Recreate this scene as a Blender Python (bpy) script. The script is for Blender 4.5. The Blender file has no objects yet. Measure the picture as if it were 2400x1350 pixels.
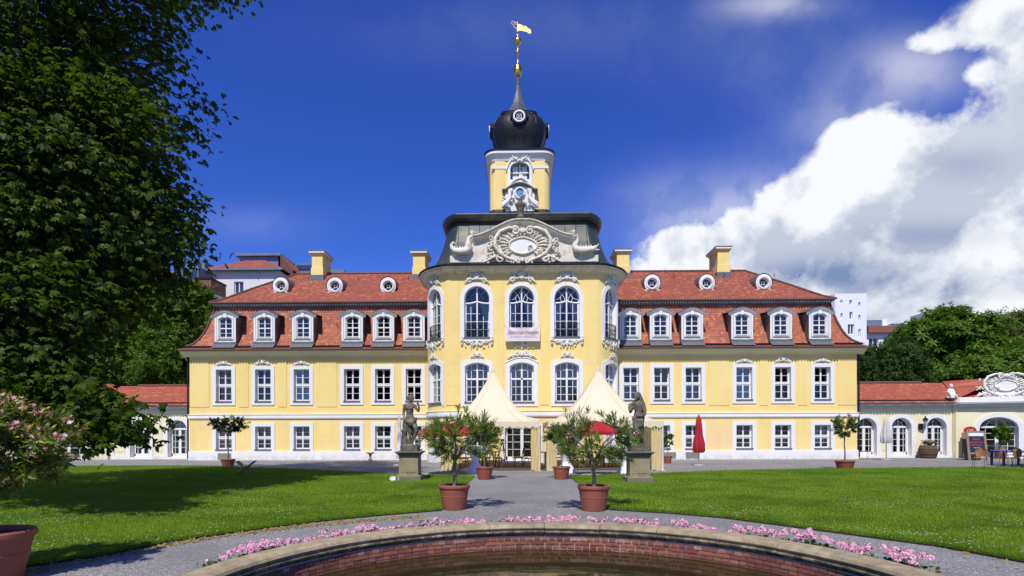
import bpy, math, random
import numpy as np
from mathutils import Vector, Matrix
random.seed(7); rng = np.random.default_rng(7)
PI = math.pi; rad = math.radians
SC = bpy.context.scene
COL = SC.collection
# ------------------------------------------------------------------ camera
F = 1350.0; CAMZ = 1.75
SX, SY = 0.00375, 0.1404
YAW, ROLL = rad(0.9), rad(0.16)
cd = bpy.data.cameras.new('camera'); cam = bpy.data.objects.new('camera', cd); COL.objects.link(cam)
cd.sensor_fit = 'HORIZONTAL'; cd.sensor_width = 36; cd.lens = F/2400*36
cd.shift_x = SX; cd.shift_y = SY; cd.clip_start = .05; cd.clip_end = 3000
CM = Matrix.Rotation(YAW, 4, 'Z') @ Matrix.Rotation(PI/2, 4, 'X') @ Matrix.Rotation(-ROLL, 4, 'Z')
CM.translation = (0, 0, CAMZ)
cam.matrix_world = CM
SC.camera = cam
CR = CM.to_3x3()
def ray(px, py):
    return CR @ Vector(((px-1200+SX*2400)/F, -(py-675-SY*2400)/F, -1))
def W(px, py, Y):
    d = ray(px, py); t = Y/d.y
    return d.x*t, CAMZ+d.z*t
def WX(px, Y, py=900): return W(px, py, Y)[0]
def WZ(py, Y, px=1212): return W(px, py, Y)[1]
def G(px, py, z=0.0):
    d = ray(px, py); t = (z-CAMZ)/d.z
    return d.x*t, d.y*t
# ------------------------------------------------------------------ light
SUN_EL, SUN_AZ = rad(54), rad(11)       # shadows fall away from the camera, a touch to the right
sd = Vector((-math.sin(SUN_AZ)*math.cos(SUN_EL), -math.cos(SUN_AZ)*math.cos(SUN_EL), math.sin(SUN_EL)))
sl = bpy.data.lights.new('sun', 'SUN'); sl.energy = 4.85; sl.angle = rad(.5); sl.color = (1, .955, .88)
so = bpy.data.objects.new('sun', sl); COL.objects.link(so)
so.rotation_euler = (-sd).to_track_quat('-Z', 'Y').to_euler(); so.location = (0, -20, 60)
SC.view_settings.view_transform = 'Standard'; SC.view_settings.look = 'None'
SC.view_settings.exposure = 0; SC.view_settings.gamma = 1
SC.cycles.max_bounces = 8; SC.cycles.transparent_max_bounces = 24
# ------------------------------------------------------------------ node maths
class S:
    def __init__(s, nt, k): s.nt, s.k = nt, k
    def _m(s, op, *a, clamp=False):
        n = s.nt.nodes.new('ShaderNodeMath'); n.operation = op; n.use_clamp = clamp
        for i, x in enumerate((s,)+a):
            if isinstance(x, S): s.nt.links.new(x.k, n.inputs[i])
            else: n.inputs[i].default_value = x
        return S(s.nt, n.outputs[0])
    def __add__(s, o): return s._m('ADD', o)
    __radd__ = __add__
    def __sub__(s, o): return s._m('SUBTRACT', o)
    def __rsub__(s, o): return (s*-1)+o
    def __mul__(s, o): return s._m('MULTIPLY', o)
    __rmul__ = __mul__
    def __truediv__(s, o): return s._m('DIVIDE', o)
    def pw(s, o): return s._m('POWER', o)
    def ex(s): return s._m('EXPONENT')
    def fl(s): return s._m('FLOOR')
    def fr(s): return s._m('FRACT')
    def ab(s): return s._m('ABSOLUTE')
    def mx(s, o): return s._m('MAXIMUM', o)
    def mn(s, o): return s._m('MINIMUM', o)
    def gt(s, o): return s._m('GREATER_THAN', o)
    def mod(s, o): return s._m('FLOORED_MODULO', o)
    def c01(s): return s._m('ADD', 0.0, clamp=True)
    def ss(s, a, b):
        n = s.nt.nodes.new('ShaderNodeMapRange'); n.interpolation_type = 'SMOOTHSTEP'
        s.nt.links.new(s.k, n.inputs[0]); n.inputs[1].default_value = a; n.inputs[2].default_value = b
        return S(s.nt, n.outputs[0])
def sep(nt, k):
    n = nt.nodes.new('ShaderNodeSeparateXYZ'); nt.links.new(k, n.inputs[0]); return [S(nt, n.outputs[i]) for i in range(3)]
def comb(nt, x, y, z):
    n = nt.nodes.new('ShaderNodeCombineXYZ')
    for i, a in enumerate((x, y, z)):
        if isinstance(a, S): nt.links.new(a.k, n.inputs[i])
        else: n.inputs[i].default_value = a
    return n.outputs[0]
def noise(nt, vec, scale, detail=3, rough=.5, off=None, dist=0):
    if off:
        m = nt.nodes.new('ShaderNodeMapping'); m.inputs['Location'].default_value = off
        nt.links.new(vec, m.inputs[0]); vec = m.outputs[0]
    n = nt.nodes.new('ShaderNodeTexNoise'); n.inputs['Scale'].default_value = scale
    n.inputs['Detail'].default_value = detail; n.inputs['Roughness'].default_value = rough
    n.inputs['Distortion'].default_value = dist
    nt.links.new(vec, n.inputs['Vector']); return S(nt, n.outputs[0])
def mixc(nt, f, a, b, mode='MIX'):
    n = nt.nodes.new('ShaderNodeMix'); n.data_type = 'RGBA'; n.blend_type = mode
    for i, x in ((0, f), (6, a), (7, b)):
        if isinstance(x, S): nt.links.new(x.k, n.inputs[i])
        elif isinstance(x, (tuple, list)): n.inputs[i].default_value = (*x[:3], 1)
        elif isinstance(x, (int, float)): n.inputs[i].default_value = x
        else: nt.links.new(x, n.inputs[i])
    return n.outputs[2]
# ------------------------------------------------------------------ sky
def make_world():
    w = bpy.data.worlds.new('World'); SC.world = w; w.use_nodes = True
    nt = w.node_tree; nt.nodes.clear()
    out = nt.nodes.new('ShaderNodeOutputWorld'); bg = nt.nodes.new('ShaderNodeBackground')
    nt.links.new(bg.outputs[0], out.inputs[0])
    K = 0.08; bg.inputs[1].default_value = K
    sky = nt.nodes.new('ShaderNodeTexSky'); sky.sky_type = 'NISHITA'; sky.sun_disc = False
    sky.sun_elevation = SUN_EL; sky.sun_rotation = PI+SUN_AZ; sky.air_density = 1.0; sky.dust_density = .35; sky.ozone_density = 4
    tc = nt.nodes.new('ShaderNodeTexCoord'); d = tc.outputs['Generated']
    x, y, z = sep(nt, d)
    hsv = nt.nodes.new('ShaderNodeHueSaturation'); hsv.inputs['Hue'].default_value = .515
    hsv.inputs['Saturation'].default_value = 1.25; hsv.inputs['Value'].default_value = 1
    nt.links.new(sky.outputs[0], hsv.inputs['Color'])
    skyc = mixc(nt, 1.0, hsv.outputs[0], (.86, 1.10, 1.85), 'MULTIPLY')
    # clouds: lobes placed by direction (u = x/y, v = z/y), broken up by noise
    yy = y.mx(.05); u = x/yy; v = z/yy
    def lobe(px, py, rx, ry, a):
        cu, cv = (px-1212)/F, (1012-py)/F
        du = (u-cu)*(F/rx); dv = (v-cv)*(F/ry)
        return (du*du+dv*dv).mn(30)*-1.0, a
    def field(lobes):
        s = None
        for (e, a) in lobes:
            t = e.ex()*a; s = t if s is None else s+t
        return s
    big = field([lobe(2240, 430, 240, 150, .95), lobe(2080, 480, 190, 120, .75), lobe(1900, 590, 250, 90, .85), lobe(1690, 610, 190, 60, .62), lobe(1790, 510, 130, 70, .45),
                 lobe(2060, 330, 90, 70, .42), lobe(2430, 240, 110, 190, 1.1), lobe(2360, 600, 330, 130, .95), lobe(2150, 720, 480, 90, 1.0),
                 lobe(2320, 60, 130, 60, .62), lobe(2190, 115, 90, 34, .46), lobe(2280, 185, 60, 28, .4), lobe(1830, 15, 110, 30, .22), lobe(2580, 350, 130, 300, .8)])
    thin = field([lobe(1300, 60, 500, 90, .035), lobe(600, 520, 160, 40, .05), lobe(1800, 120, 260, 120, .05), lobe(1760, 520, 240, 100, .42), lobe(2140, 170, 130, 70, .34), lobe(2000, 300, 160, 90, .2), lobe(1820, 20, 120, 34, .3)])
    n1 = noise(nt, d, 7.5, 14, .58, dist=.15); n2 = noise(nt, d, 7.5, 14, .58, off=(.035, -.02, -.05), dist=.15)
    n3 = noise(nt, d, 2.6, 4, .5, off=(3.1, 1.7, .4))
    front = y.gt(.05)
    dens = big+((n1-.5)*2.7+(n3-.5)*.8)*big.ss(.08, .34)
    a = dens.ss(.24, .66)*front
    a2 = ((thin*(n1*1.4+.1)*1.6)).c01()*front
    alpha = a.mx(a2)
    # thickness and sun side shade the puffs: bright tops, blue-grey undersides
    m1 = noise(nt, d, 3.6, 5, .5, off=(1, 2, 3)); m2 = noise(nt, d, 3.6, 5, .5, off=(1.05, 1.96, 2.91))
    n4 = noise(nt, d, 22, 8, .6, off=(2, 5, 1))
    lit = ((n1-n2)*5.2+(m1-m2)*3.6+(n1-.5)*1.0+(n4-.5)*1.0+.50).c01()
    under = field([lobe(1990, 650, 230, 40, .85), lobe(2250, 560, 130, 30, .35), lobe(2300, 690, 260, 25, .35), lobe(2250, 395, 90, 40, .30), lobe(2100, 560, 120, 35, .3)])
    sh = (lit*.56+.47+dens.ss(1.1, .3)*.15-under*(n3*.8+n1*.5+.0)).c01()
    cc = mixc(nt, sh, (.20, .29, .50), (.95, .97, 1.0))
    cs = mixc(nt, 1.0, cc, (1/K,)*3, 'MULTIPLY')
    fin = mixc(nt, alpha, skyc, cs)
    nt.links.new(fin, bg.inputs[0])
make_world()
# ------------------------------------------------------------------ materials
MATS = {}
def newmat(name):
    m = bpy.data.materials.new(name); m.use_nodes = True; nt = m.node_tree
    p = nt.nodes['Principled BSDF']; MATS[name] = m
    return m, nt, p
def bump(nt, p, h, strength, dist=.02):
    b = nt.nodes.new('ShaderNodeBump'); b.inputs['Strength'].default_value = strength; b.inputs['Distance'].default_value = dist
    nt.links.new(h.k, b.inputs['Height']); nt.links.new(b.outputs[0], p.inputs['Normal'])
def objco(nt, uv=False):
    return nt.nodes.new('ShaderNodeTexCoord').outputs['UV' if uv else 'Object']
def mat(name, c1, c2=None, scale=3, rough=.75, bs=0, bscale=30, metal=0, spec=.5, trans=0, det=4, c3=None, s3=1.0, t3=(.5, .7)):
    m, nt, p = newmat(name)
    co = objco(nt)
    p.inputs['Roughness'].default_value = rough; p.inputs['Metallic'].default_value = metal
    p.inputs['Specular IOR Level'].default_value = spec
    if c2:
        f = noise(nt, co, scale, det, .6).ss(.3, .7)
        c = mixc(nt, f, c1, c2)
        if c3: c = mixc(nt, noise(nt, co, s3, 5, .65, off=(4, 2, 9)).ss(*t3), c, c3)
        nt.links.new(c, p.inputs['Base Color'])
    else: p.inputs['Base Color'].default_value = (*c1, 1)
    if bs: bump(nt, p, noise(nt, co, bscale, 4, .6), bs)
    if trans:
        o = nt.nodes['Material Output']; t = nt.nodes.new('ShaderNodeBsdfTranslucent')
        if c2: nt.links.new(c, t.inputs[0])
        else: t.inputs[0].default_value = (*c1, 1)
        mx = nt.nodes.new('ShaderNodeMixShader'); mx.inputs[0].default_value = trans
        nt.links.new(p.outputs[0], mx.inputs[1]); nt.links.new(t.outputs[0], mx.inputs[2]); nt.links.new(mx.outputs[0], o.inputs[0])
    return m
def leafmat(name, c1, c2, rough=.45, trans=.35, c3=None):
    # colour varies from leaf to leaf
    m, nt, p = newmat(name); g = nt.nodes.new('ShaderNodeNewGeometry')
    r = S(nt, g.outputs['Random Per Island'])
    c = mixc(nt, r, c1, c2)
    if c3: c = mixc(nt, (r*7.3).fr().gt(.93), c, c3)
    nt.links.new(c, p.inputs['Base Color']); p.inputs['Roughness'].default_value = rough+.1; p.inputs['Specular IOR Level'].default_value = .22
    o = nt.nodes['Material Output']; t = nt.nodes.new('ShaderNodeBsdfTranslucent')
    nt.links.new(mixc(nt, 1.0, c, (1.3, 1.35, .6), 'MULTIPLY'), t.inputs[0])
    mx = nt.nodes.new('ShaderNodeMixShader'); mx.inputs[0].default_value = trans
    nt.links.new(p.outputs[0], mx.inputs[1]); nt.links.new(t.outputs[0], mx.inputs[2]); nt.links.new(mx.outputs[0], o.inputs[0])
    return m
def tilemat(name, ca, cb, cc, w, h, scallop, cd=(.12, .05, .035)):
    # overlapping clay tiles; uv in metres, u along the eave, v up the slope
    m, nt, p = newmat(name); uv = objco(nt, True); U, V, _ = sep(nt, uv)
    U = U/w; V = V/h
    ro = V.fl(); y = V-ro; odd = ro.mod(2.0)
    x = (U+odd*.5).fr()-.5
    a = x*x*(4*scallop)
    below = (a-y).gt(0.0)
    y2 = (y-a)+below; r2 = ro-below
    col = (U+r2.mod(2.0)*.5).fl()
    wn = nt.nodes.new('ShaderNodeTexWhiteNoise'); wn.noise_dimensions = '2D'
    nt.links.new(comb(nt, col, r2, 0.0), wn.inputs['Vector']); R = S(nt, wn.outputs['Value'])
    xx = (U+r2.mod(2.0)*.5).fr()
    gap = ((xx-.5).ab()).ss(.44, .5)
    lip_shade = y2.ss(.72, .95)  # shade under the overlapping tile edge, painted into the colour
    c = mixc(nt, R.ss(.1, .9)*.7, ca, cb)
    c = mixc(nt, (R*13.7).fr().gt(.86)*.7, c, cc)
    big = noise(nt, uv, .55, 5, .62)
    c = mixc(nt, big.ss(.5, .85)*.35, c, cd)
    c = mixc(nt, (gap*.5+lip_shade*1.0).c01(), c, cd)
    nt.links.new(c, p.inputs['Base Color']); p.inputs['Roughness'].default_value = .72
    bump(nt, p, (1-y2)*1.0-gap*.4+R*.25, .55, .035)
    return m
plaster_y = None
def plaster(name, c1, c2, c3, c4):
    m, nt, p = newmat(name); co = objco(nt)
    c = mixc(nt, noise(nt, co, .35, 5, .6).ss(.35, .65), c1, c2)
    x, y, z = sep(nt, co)
    patch = noise(nt, co, .5, 6, .6, off=(7, 3, 1)).ss(.50, .62)*(z.ss(4.6, 1.0))
    c = mixc(nt, patch*.75, c, c3)
    c = mixc(nt, noise(nt, co, 1.1, 6, .6, off=(2, 8, 5)).ss(.5, .75)*.35, c, c4)
    foot = (z.ss(.5, .0))*noise(nt, co, 3, 5, .7, off=(1, 1, 6)).ss(.35, .65)
    c = mixc(nt, foot*.5, c, (.34, .32, .28))
    mp = nt.nodes.new('ShaderNodeMapping'); mp.inputs['Scale'].default_value = (1, 1, .12); nt.links.new(co, mp.inputs[0])
    st = noise(nt, mp.outputs[0], 2.4, 5, .65).ss(.52, .8)*.42
    c = mixc(nt, st, c, c4)
    nt.links.new(c, p.inputs['Base Color']); p.inputs['Roughness'].default_value = .88
    bump(nt, p, noise(nt, co, 28, 5, .6), .12, .01)
    return m
M_Y = plaster('yellow_plaster', (.84, .635, .215), (.86, .675, .265), (.84, .59, .34), (.66, .50, .21))
M_CR = plaster('cream_plaster', (.76, .70, .43), (.80, .745, .49), (.80, .70, .46), (.62, .57, .38))
M_WH = plaster('white_plaster', (.81, .80, .775), (.77, .76, .74), (.80, .77, .72), (.66, .64, .60))
M_FR = mat('white_paint', (.80, .79, .77), (.75, .745, .735), 6, .45)
M_ORN = mat('white_stucco', (.78, .765, .72), (.70, .67, .60), 7, .8, .25, 40, c3=(.42, .35, .24), s3=3, t3=(.62, .82))
M_PED = mat('weathered_stucco', (.76, .72, .62), (.64, .58, .46), 4, .85, .25, 30, c3=(.40, .32, .20), s3=2.2, t3=(.5, .75))
M_LEAD = mat('grey_lead', (.12, .13, .14), (.17, .18, .19), 4, .5, .15, 20, metal=.3)
M_COP = mat('dark_copper', (.030, .035, .030), (.052, .060, .052), 1.6, .42, .1, 12, metal=.35, c3=(.11, .085, .06), s3=.8, t3=(.55, .75))
M_SLATE = mat('black_copper', (.013, .014, .017), (.026, .028, .032), 2, .3, .08, 9, metal=.4)
M_BLK = mat('black_iron', (.012, .012, .014), rough=.45, metal=.3)
M_GOLD = mat('gilding', (.85, .55, .12), (.70, .43, .08), 8, .28, metal=1)
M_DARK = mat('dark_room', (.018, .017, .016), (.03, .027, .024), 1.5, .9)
M_CURT = mat('curtain_cloth', (.84, .85, .80), (.66, .70, .68), 10, .9, trans=.3)
M_NET = mat('net_curtain', (.66, .70, .69), (.46, .52, .52), 5, .9, trans=.3)
M_T1 = tilemat('scalloped_clay_tiles', (.44, .125, .058), (.26, .064, .034), (.60, .22, .075), .19, .17, .5)
M_T2 = tilemat('flat_clay_tiles', (.34, .084, .040), (.21, .047, .027), (.50, .16, .065), .20, .17, .12)
M_T3 = tilemat('ribbed_clay_tiles', (.42, .095, .044), (.30, .062, .032), (.57, .17, .075), .22, .19, .05)
def glass(name, tint, gain=1.5):
    m, nt, p = newmat(name); o = nt.nodes['Material Output']
    t = nt.nodes.new('ShaderNodeBsdfTransparent'); t.inputs[0].default_value = (*tint, 1)
    g = nt.nodes.new('ShaderNodeBsdfGlossy'); g.inputs['Roughness'].default_value = .03
    co = objco(nt)
    b = nt.nodes.new('ShaderNodeBump'); b.inputs['Strength'].default_value = .35; b.inputs['Distance'].default_value = .03
    nt.links.new(noise(nt, co, 1.7, 2).k, b.inputs['Height']); nt.links.new(b.outputs[0], g.inputs['Normal'])
    fr = nt.nodes.new('ShaderNodeFresnel'); fr.inputs[0].default_value = 1.5
    k = S(nt, fr.outputs[0])*gain+.04
    mx = nt.nodes.new('ShaderNodeMixShader'); nt.links.new(k.c01().k, mx.inputs[0])
    nt.links.new(t.outputs[0], mx.inputs[1]); nt.links.new(g.outputs[0], mx.inputs[2]); nt.links.new(mx.outputs[0], o.inputs[0])
    return m
M_GL = glass('window_glass', (.84, .87, .88), 1.3)
GLS = [M_GL, glass('bright_glass', (.6, .66, .72), 4.5), glass('dull_glass', (.6, .62, .6), .7), M_GL]
# ------------------------------------------------------------------ mesh builder
class MB:
    def __init__(s): s.v = []; s.f = []; s.mi = []; s.uv = []
    def face(s, pts, mi=0, uv=None):
        n = len(s.v); s.v += [tuple(p) for p in pts]; s.f.append(tuple(range(n, n+len(pts)))); s.mi.append(mi)
        s.uv.append(uv)
    def grid(s, P, mi=0, closeu=False, UV=None):
        # P[i][j] points -> shared-vertex quads
        n = len(s.v); A, B = len(P), len(P[0])
        for r in P: s.v += [tuple(p) for p in r]
        for i in range(A-1):
            for j in range(B if closeu else B-1):
                k = (j+1) % B
                s.f.append((n+i*B+j, n+i*B+k, n+(i+1)*B+k, n+(i+1)*B+j)); s.mi.append(mi)
                s.uv.append([UV[i][j], UV[i][j+1], UV[i+1][j+1], UV[i+1][j]] if UV else None)
    def box(s, x0, x1, y0, y1, z0, z1, mi=0, skip=''):
        a = [(x0,y0,z0),(x1,y0,z0),(x1,y1,z0),(x0,y1,z0),(x0,y0,z1),(x1,y0,z1),(x1,y1,z1),(x0,y1,z1)]
        n = len(s.v); s.v += a
        for k, q in (('b',(0,3,2,1)),('t',(4,5,6,7)),('f',(0,1,5,4)),('r',(1,2,6,5)),('k',(2,3,7,6)),('l',(3,0,4,7))):
            if k in skip: continue
            s.f.append(tuple(n+i for i in q)); s.mi.append(mi); s.uv.append(None)
    def cbox(s, c, h, mi=0, M=None):
        n = len(s.v); s.box(c[0]-h[0], c[0]+h[0], c[1]-h[1], c[1]+h[1], c[2]-h[2], c[2]+h[2], mi)
        if M is not None: s.v[n:] = [tuple(M @ Vector(p)) for p in s.v[n:]]
    def lathe(s, prof, c=(0,0,0), n=20, mi=0, fr=None, sq=2.0, cap=True):
        P = []
        for (r, z) in prof:
            row = []
            for k in range(n):
                a = 2*PI*k/n; ca, sa = math.cos(a), math.sin(a)
                q = (abs(ca)**sq+abs(sa)**sq)**(-1/sq) if sq != 2 else 1
                rr = r*q*(fr(a, z) if fr else 1)
                row.append((c[0]+rr*ca, c[1]+rr*sa, c[2]+z))
            P.append(row)
        s.grid(P, mi, True)
        if cap: s.face(P[-1], mi); s.face(P[0][::-1], mi)
    def tube(s, pts, r, n=6, mi=0, cap=True):
        pts = [Vector(p) for p in pts]; L = len(pts); rr = r if hasattr(r, '__len__') else [r]*L
        P = []; up = None
        for i, p in enumerate(pts):
            t = (pts[min(i+1, L-1)]-pts[max(i-1, 0)])
            if t.length < 1e-9: t = Vector((0, 0, 1))
            t.normalize()
            if up is None: up = Vector((0, 0, 1)) if abs(t.z) < .9 else Vector((0, 1, 0))
            a = t.cross(up)
            if a.length < 1e-4: a = t.cross(Vector((1, 0, 0)))
            a.normalize(); b = a.cross(t); up = b
            P.append([p+(a*math.cos(2*PI*k/n)+b*math.sin(2*PI*k/n))*rr[i] for k in range(n)])
        s.grid(P, mi, True)
        if cap: s.face(P[-1], mi); s.face(P[0][::-1], mi)
    def ball(s, c, r, n=8, mi=0):
        r = r if hasattr(r, '__len__') else (r, r, r); P = []
        for i in range(n//2+1):
            th = PI*i/(n//2); st = max(math.sin(th), .02)
            P.append([(c[0]+r[0]*st*math.cos(2*PI*k/n), c[1]+r[1]*st*math.sin(2*PI*k/n), c[2]-r[2]*math.cos(th)) for k in range(n)])
        s.grid(P, mi, True)
    # ---- pieces in facade coordinates: m(u, z, o) with o outward
    def ubox(s, m, u0, u1, z0, z1, o0, o1, nu=1, mi=0):
        P = []
        for i in range(nu+1):
            u = u0+(u1-u0)*i/nu
            P.append([m(u,z0,o1), m(u,z1,o1), m(u,z1,o0), m(u,z0,o0)])
        s.grid(P, mi, True); s.face(P[0], mi); s.face(P[-1][::-1], mi)
    def usweep(s, m, u0, u1, nu, prof, mi=0, caps=True):
        P = [[m(u0+(u1-u0)*i/nu, z, o) for (o, z) in prof] for i in range(nu+1)]
        s.grid(P, mi)
        if caps: s.face(P[0], mi); s.face(P[-1][::-1], mi)
    def uring(s, m, inn, out, o0, o1, mi=0, rev=None):
        N = len(inn)
        s.grid([[m(u,z,o0) for u,z in out]+[m(*out[0],o0)], [m(u,z,o1) for u,z in out]+[m(*out[0],o1)],
                [m(u,z,o1) for u,z in inn]+[m(*inn[0],o1)], [m(u,z,rev if rev is not None else o0) for u,z in inn]+[m(*inn[0],rev if rev is not None else o0)]], mi)
    def utube(s, m, pts, r, o, n=5, mi=0):
        s.tube([m(u, z, o) for u, z in pts], r, n, mi)
    def spiral(s, m, u, z, R, a0, turns, dr=1, r0=.05, o=.05, flip=1, n=14, mi=0):
        pts, rr = [], []
        for i in range(n+1):
            t = i/n; a = a0+dr*turns*2*PI*t; q = R*(1-.8*t)
            pts.append((u+flip*q*math.cos(a), z+q*math.sin(a))); rr.append(r0*(1-.55*t))
        s.tube([m(a, b, o) for a, b in pts], rr, 5, mi)
def ob(name, mb, mats, parent=None, smooth=False, loc=None):
    me = bpy.data.meshes.new(name); me.from_pydata([tuple(p) for p in mb.v], [], mb.f)
    mats = mats if isinstance(mats, (list, tuple)) else [mats]
    for m in mats: me.materials.append(m)
    me.polygons.foreach_set('material_index', mb.mi)
    if any(u is not None for u in mb.uv):
        L = me.uv_layers.new(name='UVMap'); k = 0
        for f, u in zip(mb.f, mb.uv):
            for j in range(len(f)):
                L.data[k].uv = u[j] if u is not None else (0, 0)
                k += 1
    if smooth: me.polygons.foreach_set('use_smooth', [True]*len(me.polygons))
    me.validate(); me.update()
    return link(name, me, parent, loc)
def link(name, me, parent=None, loc=None):
    o = bpy.data.objects.new(name, me); COL.objects.link(o)
    if loc is not None: o.location = loc
    if parent is not None:
        o.parent = parent
        if parent.type == 'EMPTY' and parent.get('_w'): o.location = -Vector(parent.location)
    return o
def thing(name, label, cat, loc=(0,0,0), rz=0, group=None, world=False):
    o = bpy.data.objects.new(name, None); COL.objects.link(o); o.empty_display_size = .3
    o.location = loc; o.rotation_euler = (0, 0, rz); o['label'] = label; o['category'] = cat
    if group: o['group'] = group
    if world: o['_w'] = 1
    return o
def tag(o, label, cat, group=None, kind=None):
    if label: o['label'] = label
    if cat: o['category'] = cat
    if group: o['group'] = group
    if kind: o['kind'] = kind
    return o
def struct(o): o['kind'] = 'structure'; return o
def dup(root, loc, rz=0, label=None, group=None, parent=None, sc=None):
    r = root.copy(); COL.objects.link(r); r.location = loc; r.rotation_euler = (0, 0, rz)
    if sc: r.scale = (sc,)*3
    if label: r['label'] = label
    if group: r['group'] = group
    if parent is not None: r.parent = parent
    for ch in list(root.children):
        c = ch.copy(); COL.objects.link(c); c.parent = r
        for g in list(ch.children):
            d = g.copy(); COL.objects.link(d); d.parent = c
    return r
def np_mesh(name, V, Fq, mats, parent=None, mi=None, loc=None, smooth=False):
    # V (n,3), Fq (m,k) all faces k-gons
    me = bpy.data.meshes.new(name); n, (m, k) = len(V), Fq.shape
    me.vertices.add(n); me.vertices.foreach_set('co', V.astype(np.float32).ravel())
    me.loops.add(m*k); me.loops.foreach_set('vertex_index', Fq.astype(np.int32).ravel())
    me.polygons.add(m); me.polygons.foreach_set('loop_start', np.arange(0, m*k, k, dtype=np.int32))
    me.polygons.foreach_set('loop_total', np.full(m, k, dtype=np.int32))
    mats = mats if isinstance(mats, (list, tuple)) else [mats]
    for q in mats: me.materials.append(q)
    if mi is not None: me.polygons.foreach_set('material_index', mi.astype(np.int32))
    if smooth: me.polygons.foreach_set('use_smooth', np.ones(m, dtype=bool))
    me.update(calc_edges=True)
    return link(name, me, parent, loc)
def scatter(tv, tf, pos, rot, sc):
    # template verts (a,3), faces (b,k); rot (n,3,3)
    tv = np.asarray(tv, float); tf = np.asarray(tf); n = len(pos)
    V = np.einsum('nij,aj->nai', rot, tv)*sc[:, None, None]+pos[:, None, :]
    Fq = tf[None]+(np.arange(n)*len(tv))[:, None, None]
    return V.reshape(-1, 3), Fq.reshape(-1, tf.shape[1])
def frames(nrm, spin=None):
    # local z -> nrm, random spin
    n = nrm/np.linalg.norm(nrm, axis=1, keepdims=True)
    k = rng.normal(size=n.shape) if spin is None else spin
    a = np.cross(n, k); a /= np.linalg.norm(a, axis=1, keepdims=True)+1e-9
    b = np.cross(n, a)
    return np.stack([a, b, n], axis=2)
# ================================================================== PALACE
YF = 36.07; YP = 32.2; AX = .33
XL = WX(444.5, YF); XR = WX(2008, YF)
def mflat(Y): return lambda u, z, o: (u, Y-o, z)
mW = mflat(YF)
palace = thing('baroque_palace', 'long yellow baroque palace with red mansard roofs and a black onion-domed tower', 'palace', (AX, YF, 0), world=True)
T0 = rad(24)
# plan curve of the bowed centre pavilion
def plan(hf, a, b, yf, back, n=14):
    pts = [(-hf-a, back)]
    for i in range(n+1):
        t = (PI/2-T0)*i/n; pts.append((-hf-a*(math.cos(t)-math.sin(T0))/(1-math.sin(T0)), yf+b-b*math.sin(t)/math.cos(T0)))
    for i in range(1, 6): pts.append((-hf+2*hf*i/6, yf))
    for i in range(n+1):
        t = (PI/2-T0)*(1-i/n); pts.append((hf+a*(math.cos(t)-math.sin(T0))/(1-math.sin(T0)), yf+b-b*math.sin(t)/math.cos(T0)))
    pts.append((hf+a, back))
    return pts
PH, PA, PB = 4.22, 1.45, 2.35
def curve_map(pts, cx):
    P = [Vector((x+cx, y, 0)) for x, y in pts]; d = [0]
    for i in range(1, len(P)): d.append(d[-1]+(P[i]-P[i-1]).length)
    half = d[-1]/2; d = [q-half for q in d]; T = []
    for i in range(len(P)):
        t = (P[min(i+1, len(P)-1)]-P[max(i-1, 0)]).normalized(); T.append(Vector((t.y, -t.x, 0)))
    def m(u, z, o):
        u = max(d[0], min(d[-1], u)); i = 0
        while i < len(d)-2 and d[i+1] < u: i += 1
        f = (u-d[i])/(d[i+1]-d[i]); p = P[i].lerp(P[i+1], f); nn = T[i].lerp(T[i+1], f).normalized()
        return (p.x+nn.x*o, p.y+nn.y*o, z)
    return m, d[-1]
mP, PU = curve_map(plan(PH, PA, PB, YP, YF+.3, 14), AX)
# ---- openings
def arcz(op, u):
    w, zt, rise = op['w'], op['zt'], op.get('rise', 0)
    if rise <= 0: return zt
    x = abs(u-op['u'])/(w/2); x = min(1, x)
    if op.get('seg'):
        R = (w*w/4+rise*rise)/(2*rise); return zt-R+math.sqrt(max(0, R*R-(x*w/2)**2))
    return zt-rise+rise*math.sqrt(max(0, 1-x*x))
def outline(op, g=0, n=14, gb=None):
    # grown by g (gb at the foot); starts bottom left, counter-clockwise seen from outside
    w = op['w']+2*g; zb = op['zb']-(g if gb is None else gb); u = op['u']
    o2 = dict(op, w=w, zt=op['zt']+g)
    if op.get('rise', 0) > 0: o2['rise'] = op['rise']*(1 if op.get('seg') else 1)+(0 if op.get('seg') else g)
    pts = [(u-w/2, zb), (u+w/2, zb)]
    if op.get('rise', 0) <= 0: return pts+[(u+w/2, o2['zt']), (u-w/2, o2['zt'])]
    for i in range(n+1):
        x = math.cos(PI*i/n) if not op.get('seg') else 1-2*i/n
        uu = u+x*w/2; pts.append((uu, arcz(o2, uu)))
    return pts
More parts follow.
